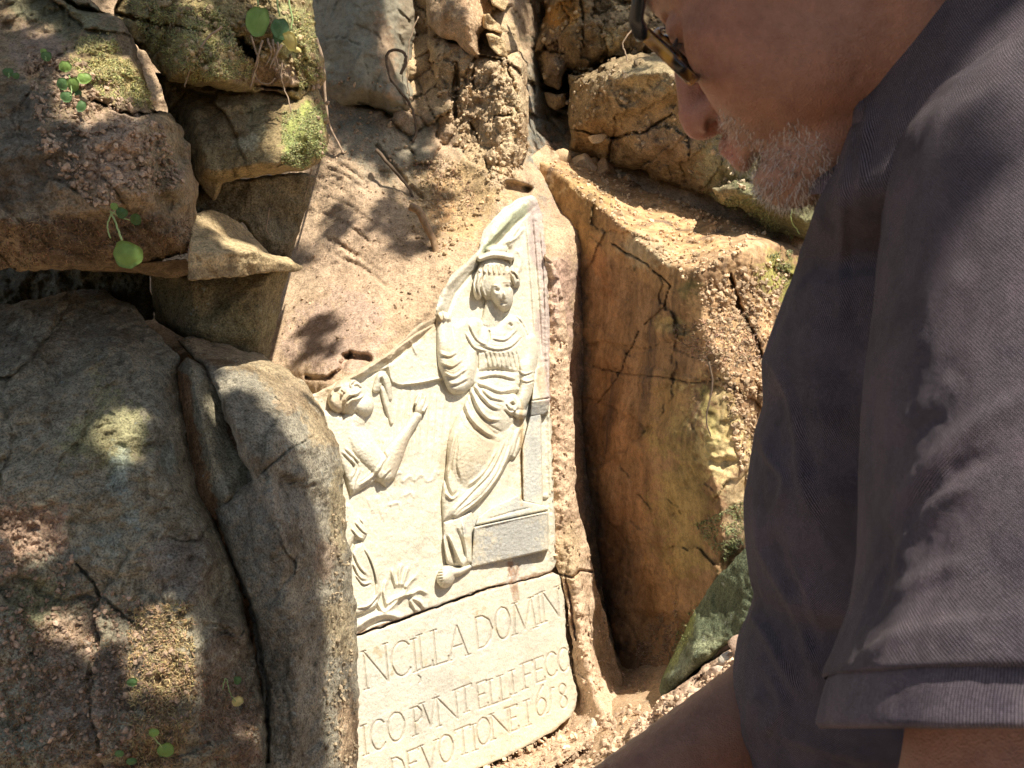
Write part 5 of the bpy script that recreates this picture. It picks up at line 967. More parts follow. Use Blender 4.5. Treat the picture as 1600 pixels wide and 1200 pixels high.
def interp_rows(tab, step):
    tab = np.array(tab, float); ys = np.arange(tab[0, 0], tab[-1, 0]+.1, step); S = smooth_line([tuple(r) for r in tab], 8)
    return [(y,)+tuple(np.interp(y, S[:, 0], S[:, k]) for k in range(1, tab.shape[1])) for y in ys]
torso_tab = [(-130, 1490, .09, .13, .66), (-80, 1448, .10, .155, .655), (-40, 1418, .115, .17, .65), (0, 1388, .125, .18, .65), (50, 1364, .13, .185, .65), (95, 1346, .135, .19, .65), (150, 1326, .14, .195, .65), (190, 1310, .14, .195, .65), (235, 1294, .14, .195, .655), (300, 1266, .14, .195, .665), (380, 1240, .14, .195, .73), (430, 1225, .14, .195, .73), (520, 1200, .14, .195, .74), (570, 1190, .145, .195, .74),
             (640, 1191, .145, .195, .74), (700, 1180, .145, .195, .75), (790, 1169, .15, .195, .75), (850, 1163, .15, .195, .76), (930, 1166, .15, .19, .76), (1000, 1172, .15, .19, .76), (1050, 1177, .15, .19, .77), (1110, 1166, .15, .19, .77), (1170, 1150, .15, .19, .78), (1250, 1148, .15, .19, .78), (1400, 1170, .15, .19, .80), (1560, 1180, .155, .185, .82)]
G = tube_rows(interp_rows(torso_tab, 5), 420, .56, math.radians(34), .9)
TS = [([(1186, 560), (1212, 574), (1232, 625), (1246, 680), (1252, 740), (1268, 800)], 9, .007), ([(1186, 668), (1200, 715), (1226, 748), (1218, 782), (1204, 800)], 7, .007), ([(1180, 780), (1186, 850), (1208, 898), (1238, 948), (1262, 1000), (1276, 1090)], 9, .008),
      ([(1172, 950), (1200, 1000), (1228, 1055), (1258, 1098)], 8, .007), ([(1258, 760), (1288, 830), (1318, 885)], 8, .005), ([(1215, 600), (1222, 660), (1228, 720)], 14, -.008), ([(1200, 830), (1230, 900), (1250, 940)], 14, -.007), ([(1195, 1040), (1222, 1090), (1215, 1120), (1190, 1150)], 9, .008), ([(1160, 1190), (1172, 1120), (1190, 1070)], 10, .006),
      ([(1190, 1130), (1250, 1160), (1320, 1180), (1400, 1190)], 10, .005), ([(1350, 120), (1336, 200), (1322, 300), (1314, 420), (1310, 560)], 9, .005), ([(1378, 60), (1362, 130), (1352, 220), (1346, 320)], 8, .006), ([(1366, 80), (1350, 160), (1340, 240)], 5, -.006), ([(1250, 600), (1262, 700), (1290, 760)], 12, -.004), ([(1230, 860), (1270, 940), (1296, 1020)], 7, .004)]
G0 = G.copy(); G = displace(G, TS, .003, .06, 3)
# close the top of the shirt over the shoulders
top = G[0]; rings = [top+(np.array([.36, .30, .68])-top)*np.array([k, 1, k])*np.array([1, (k*.25), 1]) for k in (.15, .3, .42)]
G = np.concatenate([np.array(rings[::-1]), G])
shirt = tube_obj('shirt', G, M_KNIT, person, np.concatenate([np.array(rings[::-1]), G0]))
sl_tab = [(-90, 1560, .04, .03, .56), (-60, 1535, .065, .05, .545), (-30, 1510, .080, .065, .535), (0, 1486, .088, .074, .525), (50, 1440, .095, .080, .515), (90, 1420, .097, .083, .51), (130, 1401, .098, .085, .505), (190, 1387, .099, .086, .50), (250, 1379, .10, .087, .50), (330, 1372, .10, .088, .50), (400, 1366, .10, .088, .50), (500, 1358, .10, .088, .50), (600, 1350, .10, .088, .50), (700, 1346, .10, .088, .50),
          (800, 1345, .10, .088, .50), (850, 1342, .10, .088, .50), (900, 1335, .10, .088, .50), (950, 1322, .102, .088, .50), (1000, 1302, .105, .089, .50), (1030, 1290, .107, .090, .50), (1044, 1285, .1085, .0905, .50), (1050, 1288, .1065, .0885, .50)]
sl_tab = [(r[0], r[1], r[2], r[3], .540-.065*min(max((r[0]+90)/1100, 0), 1)) for r in sl_tab]
rows = interp_rows(sl_tab, 4); Gs = tube_rows(rows, 520, .45, 0., .8)
SS = [([(1372, 860), (1396, 800), (1440, 745), (1500, 690), (1580, 640), (1640, 610)], 18, .0060), ([(1400, 850), (1440, 790), (1500, 740), (1560, 710)], 15, -.0055), ([(1404, 920), (1420, 840), (1470, 790), (1540, 760)], 16, .0045), ([(1400, 660), (1440, 640), (1500, 590)], 20, .003), ([(1390, 700), (1430, 670), (1480, 650)], 12, -.0035), ([(1420, 560), (1470, 470), (1530, 420)], 22, .003), ([(1360, 300), (1356, 480), (1350, 640), (1348, 800)], 12, .003),
      ([(1380, 940), (1440, 915), (1520, 900)], 16, .004), ([(1350, 960), (1380, 880), (1384, 800)], 12, -.004), ([(1300, 1030), (1420, 1012), (1600, 1018)], 18, .003), ([(1392, 150), (1376, 260), (1370, 380)], 9, -.003)]
slope_ = lambda X, Y, G_, f: 0*X
# the hem slopes: rows lower on the side away from the camera's left corner
def skew(G_, amt):
    z = G_[..., 2]; k = np.linspace(0, 1, G_.shape[0])[:, None]**3; G_[..., 1] -= (z-.45)*amt*k; return G_
Gs0 = Gs.copy(); Gs = displace(Gs, SS, .0018, .045, 8, extra=lambda X, Y, G_, f: .0005*fbm(G_/.012*np.array([1, .7, 1]), 3, 9)*sstep(300, 700, Y))
sleeve = tube_obj('sleeve', skew(Gs, .33), M_KNIT, person, Gs0)
# ribbed cuff band, turned under at its lower edge
cuff_tab = [(1030, 1300, .1020, .0840, .475), (1050, 1293, .1025, .0845, .475), (1070, 1287, .1040, .0860, .475), (1100, 1280, .105, .087, .475), (1125, 1275, .1065, .0885, .475), (1134, 1276, .106, .088, .475)]
Gc = tube_rows(interp_rows(cuff_tab, 3), 520, .45, 0., .8); Gc[..., 1] -= (Gc[..., 2]-.45)*.33; Gc = displace(Gc, [], .0010, .03, 4)
cen = Gc[-1].mean(0); inn = [Gc[-1]+(cen-Gc[-1])*np.array([k, 0, k])+np.array([0, dy, 0]) for k, dy in ((.02, -.002), (.045, -.0005), (.05, .012), (.06, .03))]
Gc = np.concatenate([Gc, np.array(inn)])
tube_obj('cuff', Gc, M_RIB, person)
# bottom edge of the sleeve cloth folds over the band (dark seam between them comes from the step)
# collar: stands round the neck, far edge shows in front of it
def collar():
    n = 90; c0 = cc(1424, 186, .645); ax = hl(-.01, -.04, 0)-c0; ax = ax/np.linalg.norm(ax)*.5+np.array([-.1, .8, 0])*.5; ax /= np.linalg.norm(ax); e1 = np.cross(ax, [0, 0, 1]); e1 /= np.linalg.norm(e1); e2 = np.cross(ax, e1)
    rows_ = []
    for k, (h, rr) in enumerate(((.000, .056), (.014, .0585), (.020, .0605), (.0215, .0620), (.019, .0645), (.002, .070), (-.020, .079), (-.024, .078))):
        r_ = []
        for j in range(n):
            a = 2*math.pi*j/n; w2 = .003*math.sin(a*6+k*.3)+.002*math.sin(a*13+2); r_.append(c0+ax*(h+w2)+(e1*math.cos(a)+e2*math.sin(a))*(rr+w2))
        rows_.append(r_)
    return tube_obj('collar', np.array(rows_), M_RIB, person)
collar()
M_TROUSER = simple('dark_cotton_trousers', (.06, .055, .05), .9, (60, .3))
for s in (-.095, .095):
    hip = np.array([.335, -.40, .765+s]); kn = hip+DWN*.46+np.array([-.03, 0, 0]); an = kn+DWN*.44+np.array([.02, 0, 0]); g = []
    for k in range(40):
        t = k/39; c = hip+(kn-hip)*t*2 if t < .5 else kn+(an-kn)*(t-.5)*2; r = np.interp(t, [0, .15, .5, 1], [.12, .105, .075, .07]); a = np.linspace(0, 2*math.pi, 40, endpoint=False)
        g.append(c+np.stack([np.cos(a)*r, 0*a, np.sin(a)*r], -1))
    tube_obj('trouser_leg', displace(np.array(g), [], .006, .08, 5), M_TROUSER, person)
    M_SHOE = simple('brown_leather_shoe', (.07, .04, .025), .6, (80, .3)); c = c2w(an)-np.array([0, 0, .0]); sv = []; sf = []
    for k in range(14):
        t = k/13; w2 = .048*math.sin(math.pi*min(1, .18+t*.8))**.6; hh = .10*(1-t)**1.5+.045
        for j in range(12):
            a = 2*math.pi*j/12; sv.append([c[0]+.06-t*.27, c[1]+w2*math.cos(a), .045+.0+max(-.045, hh*.5*math.sin(a)+hh*.1)])
    for k in range(13):
        for j in range(12): sf.append((k*12+j, k*12+(j+1) % 12, (k+1)*12+(j+1) % 12, (k+1)*12+j))
    mesh_np('shoe', np.array(sv), np.array(sf), M_SHOE, person)

# ---- glasses -------------------------------------------------------
def sweep(paths, prof_r, flat=1.0, nn=10, closed=True, axis=None):
    P = np.array(paths); n = len(P); V = []; F = []
    for k in range(n):
        t = P[(k+1) % n]-P[k-1] if closed else P[min(k+1, n-1)]-P[max(k-1, 0)]; t = t/np.linalg.norm(t); a = np.array(axis)-t*(np.array(axis)@t); a /= np.linalg.norm(a); b = np.cross(t, a)
        for j in range(nn):
            u = 2*math.pi*j/nn; cu, su = math.cos(u), math.sin(u); cu = np.sign(cu)*abs(cu)**.55; su = np.sign(su)*abs(su)**.55
            r = prof_r[k] if hasattr(prof_r, '__len__') else prof_r; V.append(P[k]+a*cu*r*flat+b*su*r)
    m = n if closed else n-1
    for k in range(m):
        for j in range(nn): F.append((k*nn+j, k*nn+(j+1) % nn, ((k+1) % n)*nn+(j+1) % nn, ((k+1) % n)*nn+j))
    V = np.array(V)
    if not closed: F += [tuple(range(0, 4))]*0
    return V, np.array(F)
def tort():
    m, t, b = nmat('tortoiseshell_acetate'); geo = t.nodes.new('ShaderNodeNewGeometry'); n = N(t, 'ShaderNodeTexNoise', Scale=60.0, Detail=2.0, Distortion=.5); t.links.new(geo.outputs['Position'], n.inputs['Vector'])
    r = ramp(t, [(.44, (.012, .008, .006)), (.52, (.12, .05, .012)), (.62, (.42, .22, .04))]); t.links.new(n.outputs[0], r.inputs[0]); t.links.new(r.outputs[0], b.inputs['Base Color']); b.inputs['Roughness'].default_value = .22; return m
M_TORT = tort(); M_BLACK = simple('black_acetate', (.008, .008, .009), .25, (60, .2), .5)
mg, tg, bg_ = nmat('spectacle_glass'); bg_.inputs['Base Color'].default_value = (1, 1, 1, 1); bg_.inputs['Roughness'].default_value = .02; bg_.inputs['Transmission Weight'].default_value = 1.0; bg_.inputs['IOR'].default_value = 1.05
ng = N(tg, 'ShaderNodeTexNoise', Scale=40.0); rg = ramp(tg, [(.3, (.97, .98, .97)), (.7, (1, 1, 1))]); tg.links.new(ng.outputs[0], rg.inputs[0]); tg.links.new(rg.outputs[0], bg_.inputs['Base Color'])
GO = (.004, .004, .004)
GF = np.array([-.63, -.66, .41]); GF /= np.linalg.norm(GF); GU = np.array([-.72, .68, .02]); GU -= GF*(GU@GF); GU /= np.linalg.norm(GU); GL = np.cross(GF, GU); GA = np.stack([GF, GU, GL])
GC = cc(990, 45, .585)-(np.array([0, .026, .066])@GA)
def gl(f, u, l): return GC+np.array([f-.10, u, l])@GA
glasses = empty('glasses', c2w(gl(.10, -.02, 0)), 'black and tortoiseshell glasses worn low on the nose of the man', 'glasses')
for s in (1, -1):
    lp = []
    for k in range(40):
        a = 2*math.pi*k/40; cu, su = math.cos(a), math.sin(a); x = np.sign(cu)*abs(cu)**.6*.0265; y = np.sign(su)*abs(su)**.6*.0225
        lp.append(gl(.1015-.00018*0-6*(x*s+0)**2*.0-.0035*((x+.03)/.06)**2, .006+y, s*(.0385+x)))
    v, f = sweep(lp, .0022, 1.5, axis=GF); o = mesh_np('lens_rim', c2w(v), f, M_TORT, glasses)
    cpt = np.mean(lp, 0); lv = np.array([cpt+(p-cpt)*.96+GF*d for d in (.0004, -.0010) for p in lp]); lf = [(k, (k+1) % 40, 80) for k in range(40)]+[(40+(k+1) % 40, 40+k, 81) for k in range(40)]; lv = np.vstack([lv, cpt+GF*.0006, cpt-GF*.0010])
    mesh_np('lens', c2w(lv), np.array(lf), mg, glasses)
    tp_ = [gl(.1000, .020, s*.0640), gl(.0985, .0215, s*.0685), gl(.0950, .028, s*.0700), gl(.078, .038, s*.0735), gl(.03, .040, s*.0790), gl(-.002, .036, s*.0800), gl(-.022, .018, s*.0790), gl(-.032, -.004, s*.0780)]
    v, f = sweep(tp_, [.0036, .0042, .0042, .0038, .0032, .0030, .0030, .0026], 1.0, closed=False, axis=GL); mesh_np('temple', c2w(v), f, M_BLACK, glasses)
v, f = sweep([gl(.1005, .010, .012), gl(.1030, .014, .005), gl(.1035, .0145, 0), gl(.1030, .014, -.005), gl(.1005, .010, -.012)], .0022, closed=False, axis=GF); mesh_np('bridge', c2w(v), f, M_TORT, glasses)

# ================================================================ small things on the rocks
def nrm_at(px, py, r=8):
    a = zread(px-r, py); b = zread(px+r, py); c = zread(px, py-r); d = zread(px, py+r); z = zread(px, py)
    sx = np.clip((b-a)/(2*r)*FPX/z, -2.5, 2.5); sy = np.clip((d-c)/(2*r)*FPX/z, -2.5, 2.5); n = np.stack([sx, -sy, -np.ones_like(sx)], -1)
    return n/np.linalg.norm(n, axis=-1, keepdims=True)
def sample(poly, n):
    P = np.array(poly, float); out = np.zeros((0, 2))
    while len(out) < n:
        q = RNG.uniform(P.min(0), P.max(0), (n*2, 2)); out = np.vstack([out, q[inpoly(q[:, 0], q[:, 1], poly)]])
    return out[:n]
ROCKZ = ZB.copy()
def tuft_field(name, polys, n, ln, col, parent=None, mat=None, rad=.0007, label=None, cat=None):
    pts = np.vstack([sample(p, max(3, int(n*abs(np.sum([p[i][0]*p[(i+1) % len(p)][1]-p[(i+1) % len(p)][0]*p[i][1] for i in range(len(p))]))/sum(abs(np.sum([q[i][0]*q[(i+1) % len(q)][1]-q[(i+1) % len(q)][0]*q[i][1] for i in range(len(q))])) for q in polys)))) for p in polys])
    dens = noise3(np.stack([pts[:, 0]/16, pts[:, 1]/16, pts[:, 0]*0], -1), 5); pts = pts[dens > -.25]
    z = zread(pts[:, 0], pts[:, 1]); c = cc(pts[:, 0], pts[:, 1], z); nn = nrm_at(pts[:, 0], pts[:, 1]); m = len(pts)
    d = nn+RNG.normal(0, .7, (m, 3))+np.array([0, -.1, 0]); cols = np.array(col)*(1+RNG.normal(0, .35, (m, 1)))*np.array([1, 1, 1]); cols = np.clip(cols*(1+RNG.normal(0, .08, (m, 3))), .01, 1)
    return hairs(name, c+nn*-.001, d, RNG.uniform(.4, 1, m)*ln, rad, mat or M_HAIR, parent, cols, .6)
def blobs(name, pts, size, mat, cols, parent=None, flat=.7, label=None):
    """many little angular crumbs joined in one part"""
    ph = (1+5**.5)/2; ico = np.array([(-1, ph, 0), (1, ph, 0), (-1, -ph, 0), (1, -ph, 0), (0, -1, ph), (0, 1, ph), (0, -1, -ph), (0, 1, -ph), (ph, 0, -1), (ph, 0, 1), (-ph, 0, -1), (-ph, 0, 1)])/1.9
    fi = np.array([(0, 11, 5), (0, 5, 1), (0, 1, 7), (0, 7, 10), (0, 10, 11), (1, 5, 9), (5, 11, 4), (11, 10, 2), (10, 7, 6), (7, 1, 8), (3, 9, 4), (3, 4, 2), (3, 2, 6), (3, 6, 8), (3, 8, 9), (4, 9, 5), (2, 4, 11), (6, 2, 10), (8, 6, 7), (9, 8, 1)])
    n = len(pts); V = ico[None]*(1+RNG.uniform(-.45, .35, (n, 12, 1))); V = V*RNG.uniform(.55, 1.25, (n, 1, 3))
    q = RNG.normal(0, 1, (n, 4)); q /= np.linalg.norm(q, axis=1, keepdims=True); w_, x, y, z = q.T
    M = np.stack([1-2*(y*y+z*z), 2*(x*y-z*w_), 2*(x*z+y*w_), 2*(x*y+z*w_), 1-2*(x*x+z*z), 2*(y*z-x*w_), 2*(x*z-y*w_), 2*(y*z+x*w_), 1-2*(x*x+y*y)], -1).reshape(n, 3, 3)
    V = np.einsum('nij,nkj->nki', M, V)*size[:, None, None]+pts[:, None]
    F = (np.arange(n)[:, None, None]*12+fi[None]).reshape(-1, 3)
    return mesh_np(name, c2w(V.reshape(-1, 3)), F, mat, parent, False, np.repeat(cols, 12, 0))
def crumbs(name, label, polys_, mat):
    P = []; S = []; C = []
    for poly, n, smax, col in polys_:
        p = sample(poly, n); z = zread(p[:, 0], p[:, 1]); c = cc(p[:, 0], p[:, 1], z); nn = nrm_at(p[:, 0], p[:, 1]); s = smax*(.10+.75*RNG.random(n)**5)
        ok = (nn[:, 1] > -.35) & (z < 3); P.append((c+nn*s[:, None]*.2)[ok]); S.append(s[ok]); C.append((np.array(col)*(1+RNG.normal(0, .22, (n, 1))))[ok])
    o = blobs(name, np.vstack(P), np.concatenate(S), mat, np.clip(np.vstack(C), .02, 1)); tag(o, label, 'earth', None, 'stuff'); return o
crumbs('soil_crumbs', 'loose crumbs of earth and grit lying over the rocks', [
    ([(490, 240), (600, 210), (680, 320), (740, 400), (640, 500), (520, 580), (430, 540), (480, 400)], 1500, .004, (.44, .32, .22)), ([(640, 240), (800, 270), (800, 296), (730, 360), (690, 410), (640, 360)], 1300, .006, (.52, .38, .23)),
    ([(680, 100), (800, 90), (830, 250), (790, 290), (700, 220)], 1500, .007, (.56, .42, .27)), ([(830, 240), (960, 262), (1090, 320), (1200, 360), (1160, 392), (1072, 440), (960, 350)], 2200, .006, (.60, .44, .28)),
    ([(1090, 440), (1240, 400), (1200, 560), (1170, 780), (1130, 620)], 2600, .006, (.50, .36, .23)), ([(856, 400), (890, 520), (900, 800), (960, 1000), (1000, 1110), (900, 1160), (886, 980), (862, 850)], 1100, .004, (.52, .37, .25)),
    ([(760, 1195), (900, 1130), (1000, 1100), (1080, 1080), (1180, 1000), (1190, 1060), (980, 1200), (760, 1230)], 2600, .008, (.58, .42, .29)), ([(40, 80), (140, 100), (250, 190), (290, 290), (150, 330), (60, 240)], 2400, .005, (.42, .30, .21)),
    ([(0, 780), (80, 790), (130, 900), (250, 950), (300, 1060), (290, 1200), (0, 1200)], 3000, .0045, (.34, .24, .17)), ([(880, 100), (1080, 120), (1180, 300), (1000, 270), (890, 230)], 1300, .007, (.46, .36, .24)), ([(520, 780), (545, 790), (558, 1200), (500, 1200)], 700, .004, (.34, .27, .18)),
    ([(840, 0), (1060, 0), (1060, 90), (850, 130)], 500, .010, (.34, .25, .15)), ([(190, 0), (480, 0), (500, 130), (250, 150)], 1600, .005, (.38, .29, .17)), ([(480, 100), (660, 150), (640, 260), (500, 250)], 500, .006, (.42, .30, .2))], M_PEB)
G1, G2, B1, B2, Y1 = (.20, .22, .06), (.40, .36, .15), (.24, .15, .08), (.34, .25, .15), (.40, .29, .15)
tag(tuft_field('moss', [[(195, 0), (340, 10), (400, 120), (300, 130), (240, 90)], [(450, 10), (486, 20), (505, 120), (470, 140), (455, 70)], [(120, 60), (170, 50), (240, 150), (235, 170), (160, 150), (110, 100)]], 14000, .005, G2), 'short olive moss over the ledge and boulder at the top left', 'moss')
tag(tuft_field('moss', [[(440, 175), (500, 165), (512, 240), (470, 265), (440, 255)]], 3600, .004, (.34, .35, .14)), 'pale green moss on the corner of the square block', 'moss')
tag(tuft_field('moss', [[(200, 950), (300, 940), (305, 1100), (280, 1200), (210, 1200), (200, 1060)]], 5200, .008, Y1), 'wiry orange brown moss on the lichened boulder', 'moss')
tag(tuft_field('moss', [[(0, 960), (120, 980), (200, 1010), (220, 1200), (0, 1200)], [(300, 1040), (400, 1080), (410, 1200), (310, 1200)], [(0, 340), (300, 340), (296, 400), (0, 420)]], 6000, .006, B1), 'dark brown dry moss in the shade of the boulders', 'moss')
tag(tuft_field('moss', [[(1050, 510), (1180, 480), (1190, 560), (1120, 580), (1060, 540)], [(1060, 930), (1000, 990), (990, 1050), (940, 1060), (1000, 1090), (1060, 1000)], [(640, 250), (700, 240), (760, 330), (700, 340)]], 4200, .009, (.44, .30, .19)), 'tangled dry rootlets and fibres on the tilted slab', 'rootlets')
tag(tuft_field('moss', [[(1085, 820), (1165, 780), (1170, 840), (1130, 880)], [(1195, 400), (1240, 390), (1230, 450)], [(1100, 300), (1180, 310), (1240, 370), (1200, 370)], [(1045, 1030), (1060, 980), (1090, 940), (1080, 990)]], 2400, .007, (.26, .27, .12)), 'grey green moss on the edges of the slab and wedge stone', 'moss')

def strand(name, pts, r0, r1, mat, parent=None, off=.012, label=None, cat='root', group=None, wob=1.2):
    P = smooth_line(pts, 5); d = np.array([min(zread(x, y), 3) for x, y in P[:, :2]]); d = np.minimum.accumulate(np.minimum(d, np.median(d)+.02)[::-1])[::-1]*.5+np.median(d)*.5 if len(pts[0]) < 3 else P[:, 2]
    C = cc(P[:, 0]+RNG.normal(0, wob, len(P))*.4, P[:, 1], d-off); n = len(C); rr = np.linspace(r0, r1, n)
    V = []; F = []
    for k in range(n):
        t = C[min(k+1, n-1)]-C[max(k-1, 0)]; t /= np.linalg.norm(t)+1e-9; a = np.cross(t, [0, .3, 1]); a /= np.linalg.norm(a); b = np.cross(t, a)
        for j in range(6): V.append(C[k]+(a*math.cos(j*1.047)+b*math.sin(j*1.047))*rr[k])
    for k in range(n-1):
        for j in range(6): F.append((k*6+j, k*6+(j+1) % 6, k*6+6+(j+1) % 6, k*6+6+j))
    F += [(0, 2, 1, -1), (0, 3, 2, -1), (0, 4, 3, -1), (0, 5, 4, -1)]+[((n-1)*6, (n-1)*6+j, (n-1)*6+j+1, -1) for j in (1, 2, 3, 4)]
    o = mesh_np(name, c2w(np.array(V)), np.array(F), mat, parent); 
    if parent is None: tag(o, label, cat, group)
    return o
strand('root_loop', [(626, 116), (634, 98), (632, 84), (620, 78), (607, 82), (604, 98), (609, 122), (624, 142), (638, 158), (647, 180), (650, 205), (646, 222)], .0030, .0022, M_ROOTD, label='dark root bent in a loop on the rock above the relief')
strand('thin_root', [(654, 26), (644, 50), (638, 80), (636, 120), (640, 150)], .0013, .0010, M_ROOT, off=.02, label='thin pale root hanging above the dark root loop')
strand('dangling_root', [(441, 98), (439, 118), (443, 136), (449, 152), (456, 176)], .0011, .0007, M_ROOT, off=.03, label='pale rootlet dangling straight down below the yellow leaf')
strand('curved_root', [(398, 121), (408, 129), (420, 131), (430, 122)], .0010, .0007, M_ROOT, off=.035, label='short pale rootlet curving up like a hook under the leaves')
strand('diagonal_root', [(392, 55), (398, 76), (404, 92), (398, 112), (390, 138)], .0012, .0009, M_ROOT, off=.03, label='pale root crossing the small dark hole of the top ledge')
strand('long_root', [(347, 42), (322, 62), (306, 92), (294, 118), (288, 136)], .0012, .0008, M_ROOT, off=.012, label='long pale root running down left over the top ledge')
strand('edge_root', [(494, 60), (505, 100), (508, 150), (515, 195), (528, 222), (536, 240)], .0028, .0016, M_ROOT, off=.008, label='thick pale root hugging the right edge of the mossy ledge')
strand('short_rootlet', [(421, 325), (418, 345), (416, 360), (423, 371)], .0009, .0006, M_ROOT, off=.05, label='short white rootlet hanging in front of the recessed slab')
strand('hanging_thread', [(486, 262), (482, 290), (474, 316)], .0008, .0006, M_ROOT, off=.03, label='fine thread hanging from the bright mossy corner')
strand('forked_root', [(1001, 30), (985, 50), (973, 68), (978, 84), (981, 100)], .0016, .0012, M_ROOT, off=.03, label='pale forked root on the boulder beside the glasses')
strand('slope_root', [(588, 234), (612, 262), (628, 280), (640, 296), (654, 330)], .0035, .0022, M_ROOTD, off=.004, label='dark root lying down the earth slope under the grey rock')
strand('thick_root', [(640, 322), (655, 330), (664, 350), (676, 372), (682, 400), (684, 425)], .0070, .0050, simple('bark_brown_root', (.34, .22, .13), .9, (90, .45), bump=.6), off=.006, label='thick brown root stump pointing down at the relief')
strand('dry_stalk', [(1108, 565), (1113, 600), (1106, 640), (1104, 660), (1110, 682)], .0016, .0009, M_ROOTD, off=.01, label='dark dry stalk on the yellow green face of the slab')
strand('pale_stalk', [(1236, 322), (1237, 345), (1243, 356), (1250, 366)], .0009, .0007, M_STEM, off=.02, label='pale green stalk under the chin of the man')
for k, pts in enumerate([[(418, 60), (424, 84), (414, 104)], [(426, 62), (430, 88), (428, 104)], [(434, 66), (432, 90), (436, 106)], [(410, 64), (404, 84), (398, 108)], [(440, 70), (428, 92), (420, 108)]]):
    strand('matted_root', pts, .0014, .0006, M_ROOT, off=.03+.003*k, label=['pinkish root fibre hanging under the left leaf, middle of the mat', 'pinkish root fibre just right of the middle of the hanging mat', 'pinkish root fibre hanging directly under the yellow leaf', 'leftmost pinkish root fibre of the mat, over the dark hole', 'rightmost pinkish root fibre slanting left from the yellow leaf'][k], group='root mat below the leaves')

def leaf_plant(name, label, leaves, stalks, mat=None, cat='plant'):
    x0, y0 = leaves[0][:2]; z0 = min(zread(x0, y0), 2.5); root = empty(name, c2w(cc(x0, y0, z0)), label, cat)
    for (x, y, rx, ry, ang, off, ty, ti) in leaves:
        z = min(float(zread(x, y)), 2.5)-off; c = cc(x, y, z); a = math.radians(ang); e1 = np.array([math.cos(a), -math.sin(a), ti]); e2 = np.array([math.sin(a), math.cos(a), -.25+ti]); e1 /= np.linalg.norm(e1); e2 /= np.linalg.norm(e2); nn = np.cross(e1, e2); s = z/FPX
        V = []; F = []; n = 22
        for r in (0, .35, .7, 1.0):
            for j in range(n):
                t = 2*math.pi*j/n; k = 1-.16*max(0, math.cos(t-math.pi/2))**8+.035*math.sin(7*t+x)+.04*math.sin(3*t+y); cup = .30*r*r+.03*math.sin(5*t)*r
                u, v = math.cos(t)*r*k*rx*s, math.sin(t)*r*k*ry*s*(1 if math.sin(t) > 0 else 1.05); V.append(c+e1*u+e2*v+nn*cup*rx*s)
        for r in range(3):
            for j in range(n): F.append((r*n+j, r*n+(j+1) % n, r*n+n+(j+1) % n, r*n+n+j))
        V = np.array(V); m = len(V); V = np.vstack([V, V-nn*.0005]); F2 = [(a2+m, d2+m, c2+m, b2+m) for a2, b2, c2, d2 in F]; R_ = [((3*n+j), m+(3*n+j), m+3*n+(j+1) % n, 3*n+(j+1) % n) for j in range(n)]
        mesh_np('leaf', c2w(V), np.array(F+F2+R_), {'g': M_LEAF, 'y': M_LEAFY, 'd': M_LEAFD}[ty], root)
    for pts, r in stalks: strand('stalk', pts, r, r*.8, M_STEM, root, off=.02)
    return root
M_LEAFD = simple('dull_green_leaf', (.11, .20, .07), .5, (70, .3), trans=.25)
leaf_plant('pennywort', 'yellow green round leaf hanging at the very top of the mossy ledge', [(403, 30, 18, 25, 10, .035, 'g', .3)], [([(402, -60), (402, -10), (404, 10)], .0012)])
leaf_plant('pennywort', 'dark green folded leaf hanging on a white stalk beside the yellow leaf', [(439, 42, 15, 20, -8, .03, 'd', .5), (434, 58, 8, 10, 0, .028, 'd', .1)], [([(428, -60), (433, 0), (437, 26)], .0012)])
leaf_plant('pennywort', 'withered pale yellow leaf curled on the right of the top ledge', [(452, 64, 11, 16, -25, .04, 'y', -.3), (462, 76, 9, 5, 20, .038, 'y', .2)], [([(446, -60), (452, 5), (456, 25), (455, 48)], .0012)])
leaf_plant('pennywort', 'single large round green leaf hanging under the overhanging boulder', [(198, 397, 23, 22, 15, .05, 'g', .1), (190, 332, 9, 9, 30, .02, 'd', .2), (211, 343, 9, 10, -10, .02, 'd', -.2), (178, 322, 6, 6, 0, .02, 'g', .1)], [([(190, 376), (184, 358), (178, 342), (172, 330)], .0012), ([(172, 372), (168, 355), (172, 338), (180, 330)], .0008), ([(172, 330), (190, 340), (204, 344)], .0007)])
leaf_plant('pennywort', 'cluster of small round green leaves on the lit face of the overhanging boulder', [(101, 103, 10, 9, 0, .016, 'g', .1), (131, 121, 11, 9, -10, .02, 'g', .2), (97, 130, 9, 10, 10, .012, 'd', .1), (113, 131, 10, 11, 0, .022, 'g', -.1), (103, 150, 9, 9, 0, .014, 'd', .2), (127, 165, 7, 10, 20, .012, 'd', .3), (122, 146, 5, 7, 20, .012, 'd', .3)], [([(110, 150), (112, 140), (108, 118)], .0007)])
leaf_plant('pennywort', 'tiny green seedling near the left top above the leaf cluster', [(72, 87, 8, 8, 0, .014, 'd', .2), (68, 80, 5, 5, 0, .016, 'g', .2)], [([(72, 95), (71, 88)], .0006)])
leaf_plant('pennywort', 'tiny green leaves at the left edge of the overhanging boulder', [(12, 112, 8, 7, 0, .014, 'd', .2), (24, 118, 6, 5, 0, .014, 'd', 0)], [([(14, 122), (14, 114)], .0006)])
leaf_plant('pennywort', 'small round leaf growing from the orange moss at the bottom', [(258, 1173, 13, 12, -15, .02, 'g', .1), (240, 1145, 8, 7, 10, .02, 'g', .2), (205, 1190, 8, 6, 0, .016, 'd', .2), (186, 1178, 7, 6, 0, .016, 'd', .1)], [([(238, 1148), (246, 1160), (254, 1168)], .0007)])
